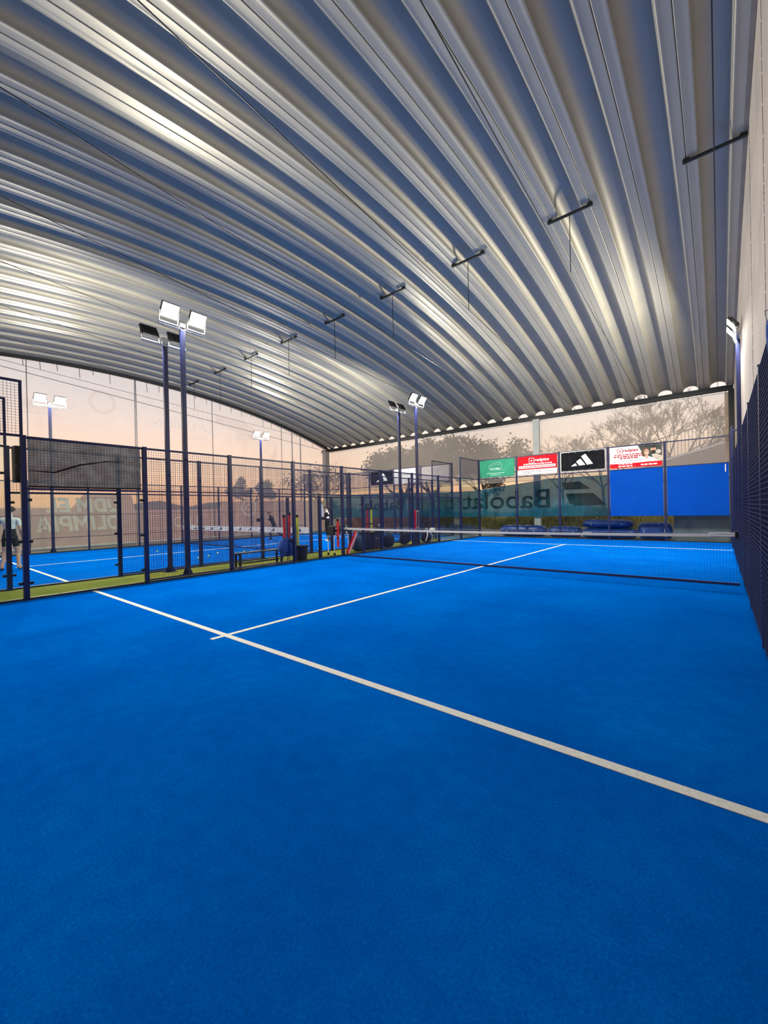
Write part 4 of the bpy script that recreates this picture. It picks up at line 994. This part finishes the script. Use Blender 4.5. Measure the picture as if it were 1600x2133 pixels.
def person(label, loc, rz, pose, cloth, hair, hair_style='short', held=None):
    """pose: joint positions in a local frame, +y is forward, +x the figure's right"""
    t = thing('person', label, 'person', loc, rz)
    P = {k: Vector(v) for k, v in pose.items()}
    J = {'pelvis': (P['pelvis'], (0.145, 0.115)), 'waist': (P['waist'], (0.130, 0.10)), 'chest': (P['chest'], (0.155, 0.115)), 'neck0': (P['neck'], (0.062, 0.060))}
    hd = (P['head']-P['neck']).normalized(); fw = P['face']
    J['neck1'] = (P['neck']+hd*0.055, 0.052)
    J['jaw'] = (P['head']-hd*0.055+fw*0.018, (0.066, 0.076)); J['skull'] = (P['head']+hd*0.035-fw*0.004, (0.080, 0.096)); J['crown'] = (P['head']+hd*0.095-fw*0.008, (0.052, 0.06))
    B = [('pelvis', 'waist'), ('waist', 'chest'), ('chest', 'neck0'), ('neck0', 'neck1'), ('neck1', 'jaw'), ('jaw', 'skull'), ('skull', 'crown')]
    # materials: 0 top, 1 bottom, 2 skin, 3 shoe, 4 sleeve
    Rg = {('pelvis', 'waist'): 1, ('waist', 'chest'): 0, ('chest', 'neck0'): 0, ('neck0', 'neck1'): 2, ('neck1', 'jaw'): 2, ('jaw', 'skull'): 2, ('skull', 'crown'): 2}
    for s in ('r', 'l'):
        sh, el, wr, ha = P['sh_'+s], P['el_'+s], P['wr_'+s], P['ha_'+s]
        J['sh_'+s] = (sh, 0.066); J['ua_'+s] = (sh.lerp(el, 0.55), 0.052); J['el_'+s] = (el, 0.043); J['fa_'+s] = (el.lerp(wr, 0.35), 0.042); J['wr_'+s] = (wr, 0.029)
        d = (ha-wr).normalized(); J['pm_'+s] = (wr+d*0.05, (0.036, 0.024))
        B += [('chest', 'sh_'+s), ('sh_'+s, 'ua_'+s), ('ua_'+s, 'el_'+s), ('el_'+s, 'fa_'+s), ('fa_'+s, 'wr_'+s), ('wr_'+s, 'pm_'+s)]
        sl = cloth.get('sleeve', 2); Rg.update({('chest', 'sh_'+s): cloth.get('shoulder', 0), ('sh_'+s, 'ua_'+s): cloth.get('shoulder', 0), ('ua_'+s, 'el_'+s): sl, ('el_'+s, 'fa_'+s): sl, ('fa_'+s, 'wr_'+s): sl, ('wr_'+s, 'pm_'+s): 2})
        side = d.cross(P.get('palm_'+s, Vector((1, 0, 0)))).normalized(); cur = P.get('palm_'+s, Vector((1, 0, 0))).normalized()
        for k, (off, L) in enumerate(((-0.030, 0.072), (-0.010, 0.082), (0.010, 0.077), (0.029, 0.060))):
            a = wr+d*0.085+side*off; b = a+d*L*0.5+cur*0.010; c = b+d*L*0.36+cur*0.026
            J['k%d_%s' % (k, s)] = (a, 0.0105); J['f%d_%s' % (k, s)] = (b, 0.0090); J['t%d_%s' % (k, s)] = (c, 0.0075)
            B += [('pm_'+s, 'k%d_%s' % (k, s)), ('k%d_%s' % (k, s), 'f%d_%s' % (k, s)), ('f%d_%s' % (k, s), 't%d_%s' % (k, s))]
            Rg.update({('pm_'+s, 'k%d_%s' % (k, s)): 2, ('k%d_%s' % (k, s), 'f%d_%s' % (k, s)): 2, ('f%d_%s' % (k, s), 't%d_%s' % (k, s)): 2})
        a = wr+d*0.035-side*0.035; b = a+d*0.035-side*0.028+cur*0.01
        J['th0_'+s] = (a, 0.013); J['th1_'+s] = (b, 0.009); B += [('pm_'+s, 'th0_'+s), ('th0_'+s, 'th1_'+s)]; Rg.update({('pm_'+s, 'th0_'+s): 2, ('th0_'+s, 'th1_'+s): 2})
        hp, kn, an, to = P['hip_'+s], P['kn_'+s], P['an_'+s], P['to_'+s]
        J['hip_'+s] = (hp, 0.098); J['th_'+s] = (hp.lerp(kn, 0.5), 0.080); J['kn_'+s] = (kn, 0.060); J['ca_'+s] = (kn.lerp(an, 0.35), 0.060); J['an_'+s] = (an, 0.042)
        fd = (to-an); fd.z = 0; fd.normalize(); flat = P['to_'+s].z
        J['heel_'+s] = (an-fd*0.03+Vector((0, 0, flat-an.z+0.012)), 0.042); J['ball_'+s] = (to-fd*0.06+Vector((0, 0, 0.008)), (0.046, 0.034)); J['toe_'+s] = (to, (0.036, 0.026))
        B += [('pelvis', 'hip_'+s), ('hip_'+s, 'th_'+s), ('th_'+s, 'kn_'+s), ('kn_'+s, 'ca_'+s), ('ca_'+s, 'an_'+s), ('an_'+s, 'heel_'+s), ('an_'+s, 'ball_'+s), ('ball_'+s, 'toe_'+s)]
        lg = cloth.get('leg', 2)
        Rg.update({('pelvis', 'hip_'+s): 1, ('hip_'+s, 'th_'+s): 1, ('th_'+s, 'kn_'+s): cloth.get('thigh', 1), ('kn_'+s, 'ca_'+s): lg, ('ca_'+s, 'an_'+s): lg, ('an_'+s, 'heel_'+s): 3, ('an_'+s, 'ball_'+s): 3, ('ball_'+s, 'toe_'+s): 3})
    me = skin_body(J, B, Rg, cloth['mats'])
    place('body', me, t)
    # face, ears and hair
    up = hd; rt = fw.cross(up).normalized(); hc = P['head']+up*0.02
    F = Matrix((rt, fw, up)).transposed().to_4x4(); F.translation = hc
    part('nose', MB().prism([(0.078, 0.02), (0.118, -0.022), (0.112, -0.034), (0.078, -0.034)], -0.013, 0.013, axes='yz'), 'skin', t).matrix_local = F
    for s in (-1, 1):
        part('eye', MB().ball((s*0.031, 0.084, 0.018), (0.013, 0.009, 0.008), 8, 6), 'eye_dark', t, smooth=True).matrix_local = F
        part('ear', MB().ball((s*0.084, -0.008, -0.004), (0.012, 0.022, 0.033), 8, 6), 'skin', t, smooth=True).matrix_local = F
    part('mouth', MB().ball((0, 0.080, -0.062), (0.024, 0.010, 0.007), 8, 6), 'lip', t, smooth=True).matrix_local = F
    m = MB(); nu, nv = 18, 9; vs = []; fs = []
    for j in range(nv+1):
        ph = 0.02+j/nv*1.95
        for i in range(nu):
            a = 2*PI*i/nu; front = max(0, math.sin(a)); pp = min(ph, 1.05+0.95*(1-front)) if front > 0.2 else ph
            rr = 1.0+0.03*math.sin(a*5+j)
            vs.append((0.095*rr*math.sin(pp)*math.cos(a), 0.112*rr*math.sin(pp)*math.sin(a)-0.012, 0.118*rr*math.cos(pp)+0.018))
    for j in range(nv):
        for i in range(nu): fs.append((j*nu+i, j*nu+(i+1) % nu, (j+1)*nu+(i+1) % nu, (j+1)*nu+i))
    fs.append(tuple(range(nu)))
    m.add(vs, fs)
    if hair_style == 'tail':
        m.tube([(0, -0.10, 0.05), (0, -0.15, 0.02), (0, -0.165, -0.06), (0, -0.15, -0.17), (0, -0.13, -0.24)], [0.03, 0.042, 0.045, 0.036, 0.012], 10)
    part('hair', m, hair, t, smooth=60).matrix_local = F
    return t
def stand(h=1.76, **ov):
    k = h/1.76; b = dict(pelvis=(0, 0, 0.95), waist=(0, -0.01, 1.10), chest=(0, 0.0, 1.30), neck=(0, -0.01, 1.47), head=(0, 0.02, 1.635),
        sh_r=(0.19, 0, 1.41), el_r=(0.25, -0.03, 1.13), wr_r=(0.25, 0.09, 0.90), ha_r=(0.25, 0.15, 0.80), sh_l=(-0.19, 0, 1.41), el_l=(-0.25, -0.03, 1.13), wr_l=(-0.25, 0.09, 0.90), ha_l=(-0.25, 0.15, 0.80),
        hip_r=(0.095, 0, 0.90), kn_r=(0.11, 0.03, 0.50), an_r=(0.12, -0.02, 0.085), to_r=(0.14, 0.17, 0.030), hip_l=(-0.095, 0, 0.90), kn_l=(-0.11, 0.03, 0.50), an_l=(-0.12, -0.02, 0.085), to_l=(-0.14, 0.17, 0.030))
    b.update(ov)
    P = {n: Vector(v)*k for n, v in b.items() if n not in ('face', 'palm_r', 'palm_l')}
    P['face'] = Vector(ov.get('face', (0, 1, 0))).normalized(); P['palm_r'] = Vector(ov.get('palm_r', (-1, 0.2, 0))).normalized(); P['palm_l'] = Vector(ov.get('palm_l', (1, 0.2, 0))).normalized()
    return P
# player seen from behind, left edge
P1 = stand(1.80, kn_r=(0.15, 0.06, 0.49), an_r=(0.19, -0.02, 0.085), to_r=(0.24, 0.15, 0.030), kn_l=(-0.13, 0.04, 0.50), an_l=(-0.17, -0.06, 0.085), to_l=(-0.22, 0.12, 0.03), el_l=(-0.29, -0.02, 1.15), wr_l=(-0.30, 0.10, 0.92), ha_l=(-0.30, 0.16, 0.83), head=(0.015, 0.05, 1.63), face=(0.35, 0.9, -0.1))
person('player in a pale grey T-shirt and dark shorts seen from behind', (-5.85, 2.62, 0), R(62), P1, dict(mats=['shirt_grey', 'shorts_dark', 'skin', 'shorts_dark', 'shirt_grey'], leg=2, thigh=2, sleeve=2), 'hair_dark')
# coach in a white vest holding a racket cover
P2 = stand(1.74, el_r=(0.24, 0.02, 1.13), wr_r=(0.13, 0.28, 1.16), ha_r=(0.06, 0.36, 1.18), el_l=(-0.24, 0.03, 1.13), wr_l=(-0.13, 0.29, 1.12), ha_l=(-0.06, 0.37, 1.13), kn_r=(0.11, 0.05, 0.50), an_r=(0.11, 0.0, 0.085), to_r=(0.12, 0.19, 0.03), kn_l=(-0.10, 0.0, 0.5), an_l=(-0.10, -0.14, 0.085), to_l=(-0.10, 0.05, 0.03), head=(0, 0.06, 1.63), chest=(0, 0.02, 1.30), face=(-0.1, 0.95, -0.25), palm_r=(-0.8, 0, 0.4), palm_l=(0.8, 0, 0.4))
t = person('person in white vest, black sleeves and black trousers, holding a black racket', (-5.15, 14.05, 0), R(118), P2, dict(mats=['white_cloth', 'black_cloth', 'skin', 'white_paint', 'black_cloth'], leg=1, thigh=1, sleeve=4, shoulder=4), 'hair_dark', 'tail')
t = thing('padel_racket', 'black padel racket held against the chest by the person in the white vest', 'racket', (-5.15, 14.05, 0), R(118))
part('head', MB().prism([(0.36+0.115*math.cos(2*PI*k/22), 1.24+0.125*math.sin(2*PI*k/22)) for k in range(22)], -0.018, 0.018, axes='yz'), 'black', t)
part('handle', MB().tube([(0, 0.36, 1.12), (0, 0.345, 0.98)], 0.016, 8), 'black_cloth', t)
# runner in dark clothes
P3 = stand(1.66, pelvis=(0, 0, 0.86), waist=(0, 0.07, 1.0), chest=(0, 0.14, 1.18), neck=(0, 0.20, 1.34), head=(0, 0.27, 1.49), sh_r=(0.18, 0.15, 1.28), sh_l=(-0.18, 0.17, 1.28), el_r=(0.24, 0.05, 1.02), wr_r=(0.20, 0.24, 0.88), ha_r=(0.18, 0.32, 0.84), el_l=(-0.23, 0.28, 1.04), wr_l=(-0.16, 0.50, 1.06), ha_l=(-0.12, 0.58, 1.08),
    hip_r=(0.095, 0, 0.82), kn_r=(0.11, 0.28, 0.50), an_r=(0.11, 0.22, 0.085), to_r=(0.11, 0.41, 0.03), hip_l=(-0.095, -0.02, 0.82), kn_l=(-0.11, -0.20, 0.47), an_l=(-0.12, -0.58, 0.20), to_l=(-0.12, -0.46, 0.04), face=(0, 0.96, -0.25))
t = person('player in dark clothes striding across the neighbouring court behind its net, racket forward', (-8.75, 13.55, 0), R(128), P3, dict(mats=['shirt_dark', 'shorts_dark', 'skin', 'shorts_dark', 'shirt_dark'], leg=1, thigh=1, sleeve=2), 'hair_brown')
t = thing('padel_racket', 'dark padel racket held out in front of the striding player', 'racket', (-8.75, 13.55, 0), R(128))
part('handle', MB().tube([(-0.12, 0.50, 1.00), (-0.12, 0.66, 1.06)], 0.016, 8), 'black', t)
part('head', MB().prism([(0.79+0.13*math.cos(2*PI*k/22), 1.09+0.10*math.sin(2*PI*k/22)) for k in range(22)], -0.14, -0.104, axes='yz'), 'black', t)

# ------------------------------------------------------------------ outdoors
rnd = random.Random(21)
def branchy(t, base, h, spread, depth, r0, seed, lean=(0, 0), leaves=None, leafn=0, leafs=0.16, twig=0.45):
    r_ = random.Random(seed); trunk = MB(); br = MB(); tips = []
    top = Vector(base)+Vector((lean[0], lean[1], h*0.30))
    trunk.tube([Vector(base), Vector(base).lerp(top, 0.5)+Vector((0.05, 0.02, 0)), top], [r0*1.25, r0, r0*0.85], 9)
    def grow(p, d, L, r, k):
        mid = p+d*L*0.5+Vector((r_.uniform(-1, 1), r_.uniform(-1, 1), r_.uniform(-.4, .8)))*L*0.07; e = p+d*L
        rq = max(r, 0.009); br.tube([p, mid, e], [rq, rq*0.85, max(rq*0.7, 0.008)], 5 if k > 3 else 3, cap=False)
        if k == 0: tips.append(e); tips.append(mid); return
        for q in range(2 if r_.random() < twig else 3):
            nd = (d+Vector((r_.uniform(-1, 1), r_.uniform(-1, 1), r_.uniform(-.35, .75)))*spread).normalized()
            grow(e if q < 2 else mid, nd, L*r_.uniform(.62, .85), r*0.62, k-1)
    for q in range(4):
        a = 2*PI*q/4+r_.uniform(-.4, .4); grow(top, Vector((math.cos(a)*0.75, math.sin(a)*0.75, r_.uniform(.5, 1.1))).normalized(), h*0.24, r0*0.6, depth)
    part('trunk', trunk, 'bark', t, smooth=60)
    o = place('branches', br.mesh('branches', 'bark', fix=False), t); o['kind'] = 'stuff'
    if leaves:
        m = MB()
        for k in range(leafn):
            c = r_.choice(tips)+Vector((r_.gauss(0, .30), r_.gauss(0, .30), r_.gauss(0, .26))); s = leafs*r_.uniform(.5, 1.2)
            a = Vector((r_.uniform(-1, 1), r_.uniform(-1, 1), r_.uniform(-1, 1))).normalized(); b = a.orthogonal().normalized()
            m.add([c-a*s, c-b*s*0.5, c+a*s, c+b*s*0.5], [(0, 1, 2, 3)])
        o = place('foliage', m.mesh('foliage', leaves, fix=False), t); o['kind'] = 'stuff'
def tree(label, loc, **kw):
    t = thing('tree', label, 'tree', loc); branchy(t, (0, 0, 0), **kw); return t
tree('bare spreading tree seen through the far screen, nearest the stair railing', (7.2, 29.5, 1.3), h=6.3, spread=0.72, depth=7, r0=0.15, seed=4, twig=0.35)
tree('bare twiggy tree seen through the far screen above the couple banner', (3.7, 30.5, 1.0), h=5.4, spread=0.85, depth=7, r0=0.10, seed=9, twig=0.35)
tree('low bare tree seen through the far screen behind the concrete column', (0.6, 32.5, 1.0), h=5.2, spread=0.85, depth=6, r0=0.08, seed=13, twig=0.35)
tree('dense leafy tree seen through the far screen behind the neighbouring court', (-8.0, 28.0, 0.2), h=7.0, spread=0.7, depth=4, r0=0.2, seed=17, leaves='leaf_dark', leafn=8500, leafs=0.15)
tree('second leafy tree beside the corner pillar, behind the far screen', (-11.6, 29.0, 0.2), h=6.9, spread=0.7, depth=4, r0=0.2, seed=23, leaves='leaf_dark', leafn=7000, leafs=0.15)
tree('leafy tree behind the far screen, nearest the walkway end', (-4.4, 29.8, 0.2), h=6.6, spread=0.6, depth=4, r0=0.18, seed=29, leaves='leaf_dark', leafn=6500, leafs=0.15)
tree('small leafy tree outside the corner of the two screens', (-16.2, 23.6, 0.0), h=5.4, spread=0.75, depth=4, r0=0.12, seed=31, leaves='leaf_dark', leafn=1100, leafs=0.11)
tree('rounded dark tree beyond the side screen, right of the lattice mast', (-74, 53.5, 0.0), h=9.5, spread=0.7, depth=4, r0=0.3, seed=37, leaves='leaf_dark', leafn=2600, leafs=0.5)
# earth bank with scrub
def bank_z(x, y): return max(0, min(1, (y-22.6)/3.0))*(0.95+0.25*math.sin(x*0.7)+0.35*max(0, min(1, (x-1)/6)))+0.10*math.sin(x*2.1+y)
m = MB(); vs = []; fs = []; nx, ny = 60, 14
for i in range(nx+1):
    for j in range(ny+1):
        x = -16+28*i/nx; y = 22.5+14*j/ny; vs.append((x, y, bank_z(x, y)-0.06 if j else -0.1))
for i in range(nx):
    for j in range(ny): q = i*(ny+1)+j; fs.append((q, q+ny+1, q+ny+2, q+1))
tag(place('earth_bank', m.add(vs, fs).mesh('earth_bank', 'earth', smooth=True)), None, None, None, 'structure')
def scrub(label, x0, x1, y0, y1, n, s, mt, seed):
    r_ = random.Random(seed); m = MB()
    for k in range(n):
        x = r_.uniform(x0, x1); y = r_.uniform(y0, y1); z = bank_z(x, y)-0.05; h = s*r_.uniform(.5, 1.6); a = r_.uniform(0, PI); w = s*0.10
        dx, dy = math.cos(a)*w, math.sin(a)*w; lx, ly = r_.gauss(0, h*0.35), r_.gauss(0, h*0.35)
        m.add([(x-dx, y-dy, z), (x+dx, y+dy, z), (x+lx, y+ly, z+h)], [(0, 1, 2)])
    o = place('scrub', m.mesh('scrub', mt, fix=False)); tag(o, label, 'scrub', None, 'stuff')
scrub('olive scrub on the earth bank behind the glass and under the teal banner', -0.6, 8.2, 23.4, 27.0, 5000, 0.30, 'leaf_olive', 41)
scrub('olive weeds on the bank at the end of the green walkway', -4.0, -0.4, 23.2, 26.5, 2200, 0.26, 'leaf_olive', 42)
scrub('rust red dry scrub on the bank behind the neighbouring back wall', -14, -3.6, 23.2, 26.5, 5000, 0.30, 'leaf_rust', 43)
# stair with railing outside on the right
t = thing('outdoor_stair', 'sloping concrete ramp with a barred railing, seen through the far screen, beside the concrete wall', 'stair', (0, 0, 0))
sy = 26.0
def ramp_z(x): return 3.30+0.26*(x-6.0)
part('ramp', MB().prism([(5.0, 0.6), (12.5, 0.6), (12.5, ramp_z(12.5)), (5.0, ramp_z(5.0))], sy, sy+0.5), 'stair_concrete', t)
part('kerb', MB().prism([(6.0, ramp_z(6.0)), (12.5, ramp_z(12.5)), (12.5, ramp_z(12.5)+0.12), (6.0, ramp_z(6.0)+0.12)], sy-0.06, sy+0.05), 'white_cloth', t, label='pale kerb')
bmesh_bal = MB().bbox((-0.014, -0.014, 0), (0.014, 0.014, 1.15), 0.003).mesh('baluster', 'grey_steel')
for k in range(42):
    x = 6.1+k*0.15; place('baluster', bmesh_bal, t, (x, sy-0.02, ramp_z(x)+0.06))
part('handrail', MB().tube([(5.95, sy-0.02, ramp_z(5.95)+1.22), (12.5, sy-0.02, ramp_z(12.5)+1.22)], 0.03, 8), 'grey_steel', t)
# buildings, hedge and lamp posts beyond the side screen
def house(label, loc, rz, w, d, h, roof_h, wall_m, roof_m, wins, flat=False):
    t = thing('house', label, 'building', loc, rz)
    part('wall', MB().box((-w/2, -d/2, 0), (w/2, d/2, h)), wall_m, t)
    if flat: part('roof', MB().bbox((-w/2-0.2, -d/2-0.2, h), (w/2+0.2, d/2+0.2, h+0.35), 0.05), roof_m, t)
    else: part('roof', MB().prism([(-w/2-0.3, h), (w/2+0.3, h), (0, h+roof_h)], -d/2-0.3, d/2+0.3), roof_m, t)
    for (x, z) in wins:
        f = part('window', MB().bbox((x-0.55, -d/2-0.05, z), (x+0.55, -d/2+0.02, z+1.3), 0.02), 'house_pale', t)
        part('pane', MB().box((x-0.45, -d/2-0.07, z+0.1), (x+0.45, -d/2-0.052, z+1.2)), 'window_dark', f)
    return t
house('dark gabled house silhouette far beyond the side screen, nearest the lattice mast', (-78, 34, 0), R(90), 12, 8, 2.6, 1.6, 'house_grey', 'house_roof', [(-2, 1), (1.5, 1)])
house('pale flat roofed building beyond the side screen at the left edge', (-45, 2.5, 0), R(90), 8, 8, 8.2, 0, 'house_pale', 'house_grey', [(-2, 1), (0, 1), (2, 1), (-2, 4.5), (2, 4.5)], flat=True)
house('low dark building beyond the side screen, right of the gabled house', (-82, 50, 0), R(90), 12, 7, 3.0, 1.2, 'house_grey', 'house_roof', [(-2.5, 1), (2, 1)])
house('long low grey building beyond the side screen, behind the printed ring', (-80, 72, 0), R(90), 22, 8, 4.0, 0, 'house_grey', 'house_grey', [(-5, 1.5), (0, 1.5), (5, 1.5)], flat=True)
m = MB(); r_ = random.Random(51)
for k in range(9000):
    y = r_.uniform(-10, 44); x = -24+r_.uniform(-.5, .5); z = r_.uniform(0, 1.75+0.22*math.sin(y*0.8)+0.15*math.sin(y*2.7)); s = r_.uniform(.10, .22)
    a = Vector((r_.uniform(-1, 1), r_.uniform(-1, 1), r_.uniform(-1, 1))).normalized(); b = a.orthogonal().normalized(); c = Vector((x, y, z))
    m.add([c-a*s, c-b*s*.6, c+a*s, c+b*s*.6], [(0, 1, 2, 3)])
tag(place('hedge', m.mesh('hedge', 'leaf_dark', fix=False)), 'long dark clipped hedge behind the side screen', 'hedge', None, 'stuff')
def street_lamp(label, x, y, h):
    t = thing('street_lamp', label, 'street lamp', (x, y, 0))
    part('pole', MB().tube([(0, 0, 0), (0, 0, h)], [0.10, 0.06], 8), 'grey_steel', t)
    for s in (-1, 1):
        part('arm', MB().tube([(0, 0, h-0.1), (0, s*0.7, h+0.15)], 0.035, 6), 'grey_steel', t)
        part('lamp_head', MB().bbox((-0.14, s*0.7-0.28, h+0.10), (0.14, s*0.7+0.28, h+0.24), 0.03), 'grey_steel', t)
street_lamp('tall double street lamp beyond the side screen, near the far corner', -26, 29.5, 10.6)
street_lamp('thin second street lamp beyond the side screen, beside the double lamp', -30, 31.5, 11.6)
